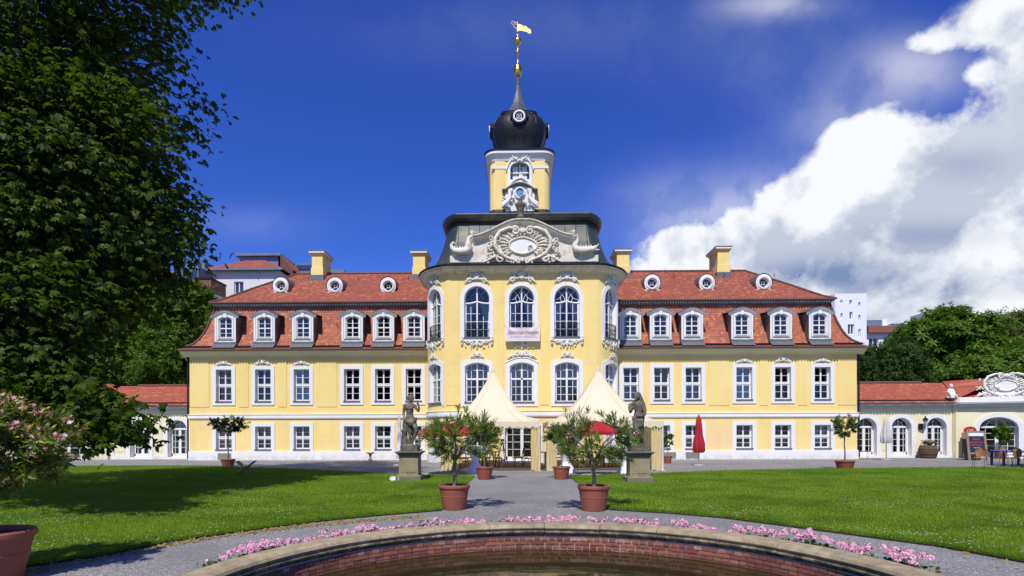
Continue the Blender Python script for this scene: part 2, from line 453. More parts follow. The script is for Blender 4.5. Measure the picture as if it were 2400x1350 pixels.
def wall(mb, m, u0, u1, z0, z1, ops, du=9, rev=.28, mi=0, rmi=1):
    br = {u0, u1}
    k = max(1, int((u1-u0)/du+.5))
    for i in range(k): br.add(u0+(u1-u0)*i/k)
    for op in ops:
        a, b = op['u']-op['w']/2, op['u']+op['w']/2; br |= {a, b}
        if op.get('rise', 0) > 0:
            for i in range(1, 14):
                x = math.cos(PI*i/14) if not op.get('seg') else 1-2*i/14
                br.add(op['u']+x*op['w']/2)
    br = sorted(br); bb = [br[0]]
    for q in br[1:]:
        if q-bb[-1] > 1e-4: bb.append(q)
    for a, b in zip(bb, bb[1:]):
        c = (a+b)/2; here = sorted([op for op in ops if abs(c-op['u']) < op['w']/2], key=lambda o: o['zb'])
        za, zb_ = z0, z0
        for op in here:
            mb.face([m(a,za,0), m(b,zb_,0), m(b,op['zb'],0), m(a,op['zb'],0)], mi); za, zb_ = arcz(op, a), arcz(op, b)
        mb.face([m(a,za,0), m(b,zb_,0), m(b,z1,0), m(a,z1,0)], mi)
    for op in ops:
        o = outline(op); o = o+[o[0]]
        mb.grid([[m(u,z,0) for u, z in o], [m(u,z,-rev) for u, z in o]], rmi)
def window(m, op, parent, style, sw=.2, rev=.28, curtain=None, name='window', sill=True, nu=1, extra=None):
    """surround + sash in one mesh, pane and curtain as its children"""
    mb = MB(); u, w, zb, zt = op['u'], op['w'], op['zb'], op['zt']
    if sw: mb.uring(m, outline(op), outline(op, sw, gb=op.get('gb')), .0, .05, 0, -.02)
    if sill: mb.ubox(m, u-w/2-.04, u+w/2+.04, zb-.05, zb+.03, -rev+.02, .09, nu, 1)
    f = .055; q = dict(op, w=w-2*f, zb=zb+f, zt=zt-f)
    if q.get('rise', 0) > 0 and not q.get('seg'): q['rise'] = op['rise']-f
    mb.uring(m, outline(q), outline(op, -.002, gb=-.002), -rev, -rev+.07, 0, -rev)
    b0, b1 = -rev+.005, -rev+.06
    def H(z, t=.02, x0=None, x1=None, p=0): mb.ubox(m, (x0 if x0 is not None else u-w/2+.02), (x1 if x1 is not None else u+w/2-.02), z-t, z+t, b0, b1+p, nu)
    def V(x, za, zc, t=.02, p=0): mb.ubox(m, x-t, x+t, za, zc, b0, b1+p)
    if style == 'cross':        # two casements, transom in the middle, glazing bars
        zm = zb+(zt-zb)*.5; H(zm, .045, p=.04); V(u, zb, arcz(op, u)-.01, .04, .03)
        for s in (-1, 1):
            V(u+s*(w/2-.072), zb+.03, arcz(op, u+w/2-.08)-.03, .022, .005)
        H(zb+.08, .035); H(zm+.09, .025); H(zm-.09, .025)
        H((zb+zm)/2, .011); H((zm+zt)/2, .011)
    elif style == 'four':
        zm = zb+(zt-zb)*.52; H(zm, .045, p=.03); V(u, zb, arcz(op, u)-.01, .045, .03); H(zb+.06, .03)
        H((zb+zm)/2, .013); H(zm+(zt-zm)*.42, .013)
    elif style == 'tall':       # pavilion, upper floor: wavy transom and flower-like fan
        zs = op['zs']; V(u, zb, zt-.03, .04, .03)
        mb.tube([m(u+w/2*x, zs+.10*math.cos(x*PI*.5)*1.0-.06*abs(math.sin(x*PI)), -rev+.06) for x in [i/8-1 for i in range(17)]], .05, 6)
        for k in (1, 2, 3): H(zb+(zs-zb)*k/4.4+.05, .013)
        for s in (-1, 1):
            V(u+s*w*.25, zb, zs, .016); V(u+s*(w/2-.07), zb, zs, .025)
            c1 = [(s*.05, .02+.62), (s*.16, .52), (s*.30, .40), (s*.33, .22), (s*.26, .06)]
            c2 = [(s*.08, .06), (s*.13, .30), (s*.24, .46), (s*.38, .58), (s*.46, .72)]
            c3 = [(s*.31, .34), (s*.44, .22), (s*.60, .18)]
            c4 = [(s*.10, .10), (s*.12, .26), (s*.20, .40), (s*.30, .42)]
            for c in (c1, c2, c3): mb.utube(m, [(u+a*w/1.38, zs+b*(zt-zs)/.88) for a, b in c], .016, -rev+.04)
    elif style == 'hall':       # pavilion, main floor: 4 x 5 panes
        zs = op['zs']; V(u, zb, zt-.02, .05, .03); H(zs, .05, p=.03); H(zb+.06, .03)
        for s in (-1, 1):
            V(u+s*w*.25, zb, arcz(op, u+w*.25)-.02, .016); V(u+s*(w/2-.075), zb, arcz(op, u+w*.43)-.03, .025)
        for k in (1, 2): H(zb+(zs-zb)*k/3, .014)
        H(zs+(zt-zs)*.55, .014)
    elif style == 'door':       # arched double door with a fan light
        zs = op['zs']; V(u, zb, zs, .085, .03); H(zs, .06, p=.05); H(zb+.12, .11)
        for s in (-1, 1):
            V(u+s*w*.27, zb, zs, .014); V(u+s*(w/2-.085), zb, zs, .05)
        for k in (1, 2, 3): H(zb+.23+(zs-zb-.23)*k/4, .013)
        V(u, zs, zt, .016)
        R = w*.24
        mb.utube(m, [(u+R*math.cos(PI*i/10), zs+.04+R*math.sin(PI*i/10)) for i in range(11)], .018, -rev+.04)
        for a in (.25, .75):
            mb.utube(m, [(u+R*math.cos(PI*a), zs+.04+R*math.sin(PI*a)), (u+w*.47*math.cos(PI*a), zs+.04+min(w*.47, zt-zs-.06)*math.sin(PI*a))], .014, -rev+.04)
    if extra: extra(mb)
    # the dark room behind
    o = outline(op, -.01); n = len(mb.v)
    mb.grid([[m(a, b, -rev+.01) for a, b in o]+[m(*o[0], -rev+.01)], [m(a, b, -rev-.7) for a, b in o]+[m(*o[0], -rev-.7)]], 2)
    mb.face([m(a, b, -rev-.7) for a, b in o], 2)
    wo = ob(name, mb, [M_FR, M_LEAD, M_DARK], parent)
    g = MB(); oo = outline(op, -.02); rk = random.choice((.0, .012, -.01, .02, -.016))
    if nu == 1: g.face([m(a, b, -rev+.03+(b-zb)*rk+(a-u)*rk*.8) for a, b in oo])
    else:
        K = 8; top = []; bot = []
        for i in range(K+1):
            uu = u-w/2+.02+(w-.04)*i/K; bot.append(m(uu, zb+.02, -rev+.03)); top.append(m(uu, arcz(op, uu)-.03, -rev+.03))
        g.grid([bot, top])
    ob('pane', g, M_GL if style in ('tall', 'hall', 'door') else random.choice(GLS), wo)
    if curtain == 'swag':
        c = MB(); zc = op.get('zs', zt)+.02 if style == 'tall' else zt-.1
        low = zb+(zc-zb)*.02 if style == 'tall' else zb+(zc-zb)*.12
        for s in (-1, 1):
            P = []
            for i in range(13):
                t = i/12; z = zc+(low-zc)*t; inner = .09+(w/2-.2)*(t**.75) ; row = []
                for j in range(13):
                    q = j/12; x = inner+(w/2-.03-inner)*q
                    row.append(m(u+s*x, min(z, arcz(op, u+s*x)-.06), -rev-.14+.035*math.sin(q*26+s)))
                P.append(row)
            c.grid(P)
        if style == 'hall':
            zz = op['zs']; P = []
            for i in range(4):
                z = zz-.02+(zt-.09-zz)*i/3; P.append([m(u-w/2+.04+(w-.08)*j/30, min(z, arcz(op, u-w/2+.04+(w-.08)*j/30)-.05), -rev-.19+.02*math.sin(j*1.9)) for j in range(31)])
            c.grid(P)
        ob('curtain', c, M_CURT, wo, True)
    elif curtain in ('net', 'half'):
        c = MB(); zc = zt-.06 if curtain == 'net' else zb+(zt-zb)*.45; P = []
        for i in range(5):
            z = zb+.12+(zc-zb-.12)*i/4; P.append([m(u-w/2+.07+(w-.14)*j/36, z+(.05*math.sin(j*.7) if i == 0 else 0), -rev-.15+.028*math.sin(j*1.75+.4*math.sin(i))) for j in range(37)])
        c.grid(P); ob('curtain', c, M_NET, wo, True)
    return wo
# ---- rococo relief
def crest(mb, m, u, z, w, h, o=.04, rich=1):
    k = w/1.2
    for s in (-1, 1):
        mb.spiral(m, u+s*w*.13, z+h*.55, h*.34, PI/2, 1.1, -1, .045*k, o+.05, s)
        mb.spiral(m, u+s*w*.30, z+h*.24, h*.22, PI*.2, 1.2, 1, .036*k, o+.04, s)
        mb.tube([m(u+s*w*x, z+h*y, o+.04) for x, y in ((.16, .34), (.26, .42), (.36, .30), (.44, .12), (.50, .06))], [.035*k, .045*k, .035*k, .022*k, .008], 5)
        for j in range(3*rich):
            a = random.uniform(.08, .45); p = m(u+s*w*a, z+h*(.50-a*.85)+random.uniform(-.02, .05), o+.05)
            mb.ball(p, (.05*k, .03, .035*k), 6)
    mb.ball(m(u, z+h*.45, o+.06), (.10*k, .06, h*.22), 10)
    for a in range(7):
        t = PI*(.12+.76*a/6); L = h*.42
        mb.tube([m(u, z+h*.55, o+.05), m(u+L*.6*math.cos(t), z+h*.55+L*.6*math.sin(t), o+.09), m(u+L*math.cos(t), z+h*.58+L*math.sin(t), o+.05)], [.03*k, .035*k, .012], 5)
def festoon(mb, m, u, z, w, h, o=.03):
    for s in (-1, 1):
        mb.tube([m(u+s*w*x, z+h*y, o+.03) for x, y in ((.04, -.35), (.12, -.62), (.22, -.50), (.30, -.22), (.40, -.34), (.50, -.10))], [.03, .05, .04, .03, .035, .015], 5)
        mb.spiral(m, u+s*w*.36, z-h*.3, h*.22, 0, 1.2, 1, .03, o+.04, s); mb.spiral(m, u+s*w*.12, z-h*.32, h*.26, PI, 1.2, -1, .03, o+.04, s)
        for j in range(5): mb.ball(m(u+s*w*random.uniform(.1, .48), z-h*random.uniform(.2, .85), o+.03), (.045, .03, .035), 6)
        mb.tube([m(u+s*w*x, z+h*y, o+.03) for x, y in ((.20, -.5), (.25, -.8), (.22, -1.0))], [.03, .025, .008], 5)
    mb.ball(m(u, z-h*.45, o+.05), (.09, .05, h*.32), 8); mb.ball(m(u, z-h*.85, o+.04), (.045, .04, .07), 6)
def console(mb, m, u, z, o=.0):
    mb.ubox(m, u-.07, u+.07, z-.34, z, 0, .10)
    mb.spiral(m, u, z-.04, .07, 0, 1, 1, .03, o+.12); mb.ball(m(u, z-.14, .1), (.07, .06, .09), 8); mb.ball(m(u, z-.36, .07), (.055, .055, .09), 8)
# ---- wings
LW = [525, 616.8, 707, 824.8, 897.5, 969.5]; RW = [1479, 1551, 1625, 1744, 1834.6, 1927.4]
def wing_ops(px):
    ops = []
    for i, p in enumerate(px):
        u = WX(p, YF)
        ops.append(dict(u=u, w=.98, zb=3.70, zt=5.72, k='up', i=i))
        ops.append(dict(u=u, w=1.0, zb=.66, zt=2.13, k='lo', i=i))
    return ops
UL = AX-PH-PA; UR = AX+PH+PA
ZB0, ZB1 = 2.60, 2.90
wl, wr = wing_ops(LW), wing_ops(RW)
for side, (u0, u1, ops) in enumerate(((XL, UL+.1, wl), (UR-.1, XR, wr))):
    mb = MB(); wall(mb, mW, u0, u1, 0, 6.75, ops)
    ue = u0 if side == 0 else u1; s = -1 if side == 0 else 1
    mb.face([(ue, YF, 0), (ue, YF+10, 0), (ue, YF+10, 6.75), (ue, YF, 6.75)][::s])
    mb.face([(u0, YF+10, 0), (u1, YF+10, 0), (u1, YF+10, 6.75), (u0, YF+10, 6.75)])
    # raised plaster fields between the windows
    cs = sorted({o['u'] for o in ops}); ed = []
    for c in cs: ed += [c-.92, c+.92]
    if side == 0: gaps = [(u0, ed[0])]+[(ed[i], ed[i+1]) for i in range(1, 11, 2)]+[(ed[11], u1-.12)]
    else: gaps = [(u0+.12, ed[0])]+[(ed[i], ed[i+1]) for i in range(1, 11, 2)]+[(ed[11], u1)]
    for a, b in gaps:
        if b-a > .12: mb.ubox(mW, a+.02, b-.02, ZB1+.45, 6.2, -.02, .035)
    mb.ubox(mW, u0+(.0 if side else .0), u1, ZB1-.02, ZB1+.42, -.02, .02)
    for a, b in zip(ed[::2], ed[1::2]): mb.ubox(mW, a+.03, b-.03, 6.25, 6.55, -.02, .03)
    ob('wall', mb, [M_Y, M_WH], palace)
    pl = MB()
    pl.ubox(mW, u0-(.06 if side == 0 else 0), u1+(.06 if side else 0), 0, .56, -.02, .07)
    pl.usweep(mW, u0-(.08 if side == 0 else 0), u1+(.08 if side else 0), 1, [(-.02, ZB0), (.06, ZB0), (.09, ZB0+.06), (.09, ZB1-.07), (.12, ZB1-.04), (.12, ZB1), (-.02, ZB1)])
    ob('string_course', pl, M_WH, palace)
    co = MB(); ua = u0-(.42 if side == 0 else 0); ub = u1+(.42 if side else 0)
    co.usweep(mW, ua, ub, 1, [(-.1, 6.5), (.05, 6.52), (.09, 6.6), (.26, 6.66), (.34, 6.78), (.42, 6.80), (.42, 6.88), (-.1, 6.88)])
    co.box(min(ue, ue+s*.42), max(ue, ue+s*.42), YF-.1, YF+10, 6.6, 6.88)
    ob('cornice', co, M_CR, palace)
    for op in ops:
        up = op['k'] == 'up'
        cur = random.choice((None, None, None, 'half')) if up else ('net' if op['i'] % 2 else 'half')
        wo = window(mW, op, palace, 'cross', sw=.235, curtain=cur)
        if up and ((side == 0 and op['i'] < 3) or (side == 1 and op['i'] > 2)):
            orn = MB(); crest(orn, mW, op['u'], 5.97, 1.15, .30 if op['i'] not in (1, 4) else .42)
            ob('window_crest', orn, M_ORN, wo, True)
# vents in the plinth
for px in (527, 1622, 1567):
    mb = MB(); u = WX(px, YF)
    mb.ubox(mW, u-.42, u+.42, .1, .44, .06, .085, mi=1)
    for k in range(5): mb.ubox(mW, u-.42, u+.42, .11+k*.065, .14+k*.065, .08, .12)
    ob('vent_grille', mb, [mat('grille_paint', (.45, .42, .33), rough=.6) if 'grille_paint' not in MATS else MATS['grille_paint'], M_DARK], palace)
# downpipes
def pipe(pts, r=.055, parent=palace):
    mb = MB(); mb.tube(pts, r, 8); ob('downpipe', mb, M_BLK, parent, True)
pipe([(XL-.12, YF+.02, 6.7), (XL-.12, YF+.0, .1)]); pipe([(XR+.12, YF+.02, 6.7), (XR+.12, YF+.0, .1)])
for s in (-1, 1):
    x = AX+s*(PH+PA+.09); pipe([(x, YF-.9, 10.6), (x, YF-.35, 10.0), (x, YF-.2, 7.5), (x-s*0, YF-.15, .1)], .05)
# ---- wing roofs
def sweep_roof(mb, path, prof, mi=0, mir=False):
    # path: plan corners (x,y); prof: (inset, z); mitred, inset to the left of travel
    n = len(path); N = []
    for i in range(n):
        ds = []
        if i > 0: d = Vector((path[i][0]-path[i-1][0], path[i][1]-path[i-1][1])).normalized(); ds.append(Vector((-d.y, d.x)))
        if i < n-1: d = Vector((path[i+1][0]-path[i][0], path[i+1][1]-path[i][1])).normalized(); ds.append(Vector((-d.y, d.x)))
        N.append(ds[0] if len(ds) == 1 else (ds[0]+ds[1]))
    v = [0]
    for i in range(1, len(prof)): v.append(v[-1]+math.hypot(prof[i][0]-prof[i-1][0], prof[i][1]-prof[i-1][1]))
    for i in range(n-1):
        ul = math.hypot(path[i+1][0]-path[i][0], path[i+1][1]-path[i][1]); ax = Vector((path[i+1][0]-path[i][0], path[i+1][1]-path[i][1])).normalized()
        P = []; UV = []
        for (r, z), vv in zip(prof, v):
            row = []; ur = []
            for k in (i, i+1):
                x, y = path[k][0]+N[k].x*r, path[k][1]+N[k].y*r
                row.append((x, y, z)); ur.append(((x-path[i][0])*ax.x+(y-path[i][1])*ax.y+i*3.3, vv))
            P.append(row); UV.append(ur)
        mb.grid(P, mi, UV=UV)
low = [(.30, 7.10), (.62, 7.36), (.86, 7.68), (1.06, 8.12), (1.24, 8.65), (1.40, 9.25), (1.54, 9.9)]
upp = [(1.24, 10.12), (1.75, 10.38), (2.4, 10.86), (3.2, 11.48), (4.2, 12.2), (5.42, 13.08)]
EZ = YF-.46
for side in (0, 1):
    xe = (XL-.46) if side == 0 else (XR+.46); xi = AX-3.6 if side == 0 else AX+3.6
    yb = EZ+10.9
    path = [(xe, yb), (xe, EZ), (xi, EZ)] if side == 0 else [(xi, EZ), (xe, EZ), (xe, yb)]
    if side == 0: path = [(xi, yb)]+path
    else: path = path+[(xi, yb)]
    # travel keeps the house on the left
    mb = MB(); sweep_roof(mb, path, low); ob('mansard_roof', mb, M_T1, palace)
    mb = MB(); sweep_roof(mb, path, upp)
    # ridge and hip caps
    xr = xe+(5.42 if side == 0 else -5.42); yr = EZ+5.42
    ob('upper_roof', mb, M_T2, palace)
    mb = MB(); s = 1 if side == 0 else -1
    def cap(a, b, r=.09):
        L = (Vector(b)-Vector(a)).length; k = max(2, int(L/.36))
        for i in range(k):
            p, q = Vector(a).lerp(Vector(b), i/k), Vector(a).lerp(Vector(b), (i+1)/k+.01); mb.tube([p, q], [r*.85, r*1.1], 7)
    cap((xr, yr, 13.1), (xi, yr, 13.1))
    for (pr, rr) in ((upp, .08), (low, .08)):
        for (a, b) in zip(pr, pr[1:]): cap((xe+s*a[0], EZ+a[0], a[1]+.03), (xe+s*b[0], EZ+b[0], b[1]+.03), rr)
    ob('ridge_tiles', mb, M_T3, palace)
    mb = MB(); sweep_roof(mb, path, [(-.03, 6.86), (-.03, 6.93), (.34, 7.12)]); ob('eave_tiles', mb, M_T3, palace)
    # scalloped lower edges
    mb = MB()
    def scal(x0, x1, y, z, w, r, dz):
        k = int(abs(x1-x0)/w)
        for i in range(k):
            x = min(x0, x1)+i*w+w/2
            mb.face([(x+r*math.cos(-PI*t/5), y-.02+dz*-math.sin(PI*t/5)*.9, z-.55*dz*math.sin(PI*t/5)) for t in range(6)])
            mb.face([(x-r, y-.02, z), (x+r, y-.02, z), (x+r, y+.2, z+.11), (x-r, y+.2, z+.11)])
    scal(xe, UL if side == 0 else UR, EZ-.03, 6.93, .185, .088, .10)
    scal(xe+s*1.24, UL if side == 0 else UR, EZ+1.22, 10.12, .18, .085, .09)
    ob('tile_edge', mb, M_T3, palace)
    mb = MB(); sweep_roof(mb, path, [(.27, 7.07), (.20, 7.10), (.20, 7.19), (.34, 7.19)]); ob('gutter', mb, M_BLK, palace)
    mb = MB(); sweep_roof(mb, path, [(1.62, 9.86), (1.50, 9.88), (1.46, 9.98), (1.36, 10.02), (1.30, 10.10), (1.5, 10.14)], 0); 
    x = min(xe, UL if side == 0 else UR)+(1.5 if side == 0 else 0); xm = max(xe, UL if side == 0 else UR)-(0 if side == 0 else 1.5)
    while x < xm:
        mb.box(x, x+.06, EZ+1.32, EZ+1.5, 9.955, 10.03, 1); x += .165
    ob('roof_moulding', mb, [M_LEAD, M_FR], palace)
    # little snow hooks
    mb = MB()
    for k in range(9):
        x = xi+(xe-xi)*(k+.7)/10.2
        mb.tube([(x, EZ+1.2, 8.56), (x, EZ+1.02, 8.60), (x, EZ+1.02, 8.74)], .02, 4)
        mb.tube([(x+.5, EZ+4.4, 12.36), (x+.5, EZ+4.25, 12.42), (x+.5, EZ+4.22, 12.56)], .02, 4)
    ob('snow_hooks', mb, M_BLK, palace)
# ---- dormers
def make_dormer():
    # local: face plane y=0, x centred, z from 0 (sill of the box)
    m = lambda u, z, o: (u, -o, z)
    op = dict(u=0, w=.80, zb=.20, zt=1.55, rise=.16, seg=True)
    mb = MB(); hw = .66
    full = [(-hw, 0), (hw, 0)]+[(hw-2*hw*i/12, 1.72+.12*math.sin(PI*i/12)) for i in range(13)]
    wall(mb, m, -hw, hw, -.02, 1.72, [op], rev=.12, mi=0, rmi=0)
    mb.grid([[m(x, 1.72, 0) for x in [hw-2*hw*i/12 for i in range(13)]], [m(hw-2*hw*i/12, 1.72+.12*math.sin(PI*i/12), 0) for i in range(13)]])
    mb.uring(m, outline(op, .045), outline(op, .15, gb=.06), 0, .05, 0)
    for s in (-1, 1):
        mb.ubox(m, s*.60-.07, s*.60+.07, 0, 1.62, 0, .05)
        mb.box(s*hw-.015, s*hw+.015, 0.003, 1.45, .02, 1.72, 1)
    mb.box(-.09, .09, -.09, 0, 1.54, 1.78, 0)
    mb.box(-hw-.06, hw+.06, -.09, .35, -.16, -.021, 1); 
    mb.face([(-hw-.04, -.09, -.16), (hw+.04, -.09, -.16), (hw+.04, -.42, -.42), (-hw-.04, -.42, -.42)], 1)
    d = ob('dormer', mb, [M_WH, M_LEAD], palace)
    r = MB(); P = []
    xs = [-.89, -.80, -.66, -.48, -.27, 0, .27, .48, .66, .80, .89]; zs = [1.60, 1.61, 1.68, 1.80, 1.89, 1.93, 1.89, 1.80, 1.68, 1.61, 1.60]
    for yy, dz in ((-.17, 0), (-.17, .05), (1.75, .30)): P.append([(x, yy, z+dz) for x, z in zip(xs, zs)])
    r.grid(P, 0); r.grid([[(x, -.17, z) for x, z in zip(xs, zs)], [(x, -.13, z-.07) for x, z in zip(xs, zs)], [(x*.9, -.06, z-.13) for x, z in zip(xs, zs)], [(x*.7, 0, z-.16) for x, z in zip(xs, zs)]], 1)
    r.grid([[(x, -.16, z) for x, z in zip(xs, zs)], [(x, 1.6, z+.27) for x, z in zip(xs, zs)]], 0)
    ob('dormer_roof', r, [M_LEAD, M_WH], d, False)
    fr = MB(); rv = .12
    fr.uring(m, outline(dict(op, w=.72, zb=.24, zt=1.51)), outline(op, -.002, gb=-.002), -rv, -rv+.05)
    for z, t in ((.86, .035), (.30, .03), (.56, .011), (1.15, .011)): fr.ubox(m, -.38, .38, z-t, z+t, -rv+.003, -rv+.05)
    fr.ubox(m, -.035, .035, .22, 1.52, -rv+.002, -rv+.065)
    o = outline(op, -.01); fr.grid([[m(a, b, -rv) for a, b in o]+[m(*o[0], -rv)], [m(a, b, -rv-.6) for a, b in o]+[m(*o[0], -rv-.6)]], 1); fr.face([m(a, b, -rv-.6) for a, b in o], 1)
    fr.ubox(m, -.44, .44, .12, .20, -.1, .03, mi=2)
    ob('sash', fr, [M_FR, M_DARK, M_LEAD], d)
    g = MB(); g.face([m(a, b, -rv+.02) for a, b in outline(op, -.02)]); ob('pane', g, M_GL, d)
    c = MB()
    for s in (-1, 1): c.grid([[m(s*(.36-.2*t*(.4+.6*z/1.2)), .3+z, -rv-.1+.02*math.sin(t*20)) for t in [i/8 for i in range(9)]] for z in (0, .6, 1.15)])
    ob('curtain', c, M_NET, d)
    return d
DY = YF-.04
dorm = make_dormer(); first = True
for px in [528.6, 620, 710, 826, 899, 970.6, 1477, 1548, 1622, 1739, 1830, 1921]:
    x = WX(px, DY, 765); l = (x, DY, 7.46)
    l = tuple(a-b for a, b in zip(l, palace.location))
    if first: dorm.location = l; first = False
    else: dup(dorm, l, parent=palace)
# ---- round attic windows
def make_oculus():
    mb = MB(); N = 28; R = .30
    m = lambda u, z, o: (u, -o, z)
    out = []
    for k in range(N):
        a = 2*PI*k/N-PI/2; c, s = math.cos(a), math.sin(a); out.append((.53*c, .58*s))
    out = [((x if z > -.36 else x*1.0), max(z, -.50)) for x, z in out]
    inn = [(R*math.cos(2*PI*k/N-PI/2), R*math.sin(2*PI*k/N-PI/2)) for k in range(N)]
    mb.uring(m, inn, out, -.3, .10, 0, -.12)
    mb.uring(m, [(.34*x/.3, .34*z/.3) for x, z in inn], [(.42*x/.3, .42*z/.3) for x, z in inn], .10, .14)
    for s in (-1, 1):
        mb.grid([[(s*.40, -.10, -.40), (s*.56, -.10, -.48), (s*.74, -.10, -.55), (s*.74, -.10, -.64), (0, -.10, -.64), (0, -.10, -.47)], [(s*.40, .1, -.40), (s*.56, .1, -.48), (s*.74, .1, -.55), (s*.74, .1, -.64), (0, .1, -.64), (0, .1, -.47)]], 0, True)
        mb.face([(s*.40, -.10, -.40), (s*.56, -.10, -.48), (s*.74, -.10, -.55), (s*.74, -.10, -.64), (0, -.10, -.64), (0, -.10, -.47)])
    o = ob('attic_window', mb, M_WH, palace)
    r = MB(); P = []
    for k in range(15):
        a = PI*k/14-.35+.05*k*0; a = -.35+(PI+.7)*k/14; P.append([(.57*math.cos(a), -.14, .62*math.sin(a)), (.57*math.cos(a), 1.3, .62*math.sin(a)+.15)])
    r.grid(P, 0); r.box(-.78, .78, -.2, .3, -.74, -.641)
    ob('hood', r, M_LEAD, o)
    g = MB(); g.face([(x*.98, .10, z*.98) for x, z in inn]); ob('pane', g, M_GL, o)
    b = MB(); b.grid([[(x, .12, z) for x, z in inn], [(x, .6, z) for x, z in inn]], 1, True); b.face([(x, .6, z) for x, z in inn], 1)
    b.tube([(.10*math.cos(t*PI/5), .09, .10*math.sin(t*PI/5)) for t in range(11)], .018, 5)
    for a in (PI/4, 3*PI/4, 5*PI/4, 7*PI/4): b.tube([(.1*math.cos(a), .09, .1*math.sin(a)), (.3*math.cos(a), .09, .3*math.sin(a))], .016, 5)
    b.tube([(.29*math.cos(t*PI/10), .09, .29*math.sin(t*PI/10)) for t in range(21)], .02, 5)
    ob('sash', b, [M_FR, M_DARK], o)
    return o
oc = make_oculus(); OY = YF+2.35; first = True
for px, py in ((659, 670.5), (785.8, 670.5), (910, 670.5), (1528, 664), (1656, 664), (1789, 663)):
    x, z = W(px, py, OY); l = (x-palace.location.x, OY-palace.location.y, z)
    if first: oc.location = l; first = False
    else: dup(oc, l, parent=palace)
# ---- chimneys
for (pa, pb, yc, ztop, xc) in ((731, 756, 40.1, 588, 0), (968, 996, 40.1, 588, 0), (1446, 1475, 40.1, 584, 0), (1682, 1709, 40.1, 578, 0)):
    x0, x1 = WX(pa, yc, 610), WX(pb, yc, 610); zt = WZ(ztop, yc, (pa+pb)/2); mb = MB()
    mb.box(x0, x1, yc, yc+1.75, 12.0, zt-.28); mb.box(x0-.05, x1+.05, yc-.05, yc+1.8, 12.0, 13.25)
    mb.box(x0-.07, x1+.07, yc-.07, yc+1.82, zt-.28, zt-.17, 0)
    mb.box(x0-.17, x1+.17, yc-.17, yc+1.92, zt-.17, zt-.06, 1); mb.box(x0-.19, x1+.19, yc-.19, yc+1.94, zt-.06, zt, 2)
    mb.box(x0-.09, x1+.09, yc-.09, yc+1.84, 12.0, 12.75, 2)
    ob('chimney', mb, [M_Y, M_WH, M_LEAD], palace)
# ================================================================== centre pavilion
def up(px, py=700):        # pavilion u of a pixel on its flat front
    return WX(px, YP, py)-AX
uc = [up(1117.5), up(1222.5), up(1328.5)]
cu = PH+1.12         # middle of the curved corners
ops_p = []
for u in [-cu]+uc+[cu]:
    ops_p.append(dict(u=u, w=1.40, zb=7.02, zt=9.90, rise=.72, zs=8.98, k='tall'))
    ops_p.append(dict(u=u, w=1.34, zb=3.40, zt=5.62, rise=.20, seg=True, zs=4.72, k='hall'))
for u in [-cu, uc[0], uc[2], cu]:
    ops_p.append(dict(u=u, w=1.1, zb=.55, zt=2.2, k='low'))
ops_p.append(dict(u=uc[1], w=1.9, zb=.12, zt=2.42, rise=.45, zs=2.0, k='door'))
mb = MB(); wall(mb, mP, -PU, PU, 0, 10.75, ops_p, du=.3, rev=.28)
for a, b in ((-cu-1.05, None), ) if False else (): pass
eds = sorted([o['u'] for o in ops_p if o['k'] == 'tall'])
for a, b in zip(eds, eds[1:]):
    n = 5 if abs(a) > 3 or abs(b) > 3 else 1
    mb.ubox(mP, a+1.02, b-1.02, 3.25, 10.2, -.02, .03, n)
ob('pavilion_wall', mb, [M_Y, M_WH], palace)
mb = MB()
mb.usweep(mP, -PU, PU, 60, [(-.02, ZB0+.0), (.08, ZB0), (.10, ZB0+.07), (.10, ZB1-.05), (.13, ZB1), (-.02, ZB1)])
for a, b in ((-PU, -PH-.1), (PH+.1, PU)): mb.usweep(mP, a, b, 20, [(-.02, 0), (.07, 0), (.07, .5), (-.02, .5)])
ob('string_course', mb, M_WH, palace)
mb = MB(); mb.usweep(mP, -PU, PU, 70, [(-.3, 10.58), (.05, 10.59), (.09, 10.65), (.20, 10.69), (.32, 10.78), (.40, 10.80), (.40, 10.87), (.48, 10.905), (-.3, 10.92)])
ob('cornice', mb, M_PED, palace)
mb = MB(); mb.usweep(mP, -PU, PU, 70, [(.30, 10.905), (.50, 10.905), (.53, 10.96), (.53, 11.01), (.46, 11.05), (-.5, 11.16)])
ob('gutter', mb, M_BLK, palace)
M_RAIL = M_BLK
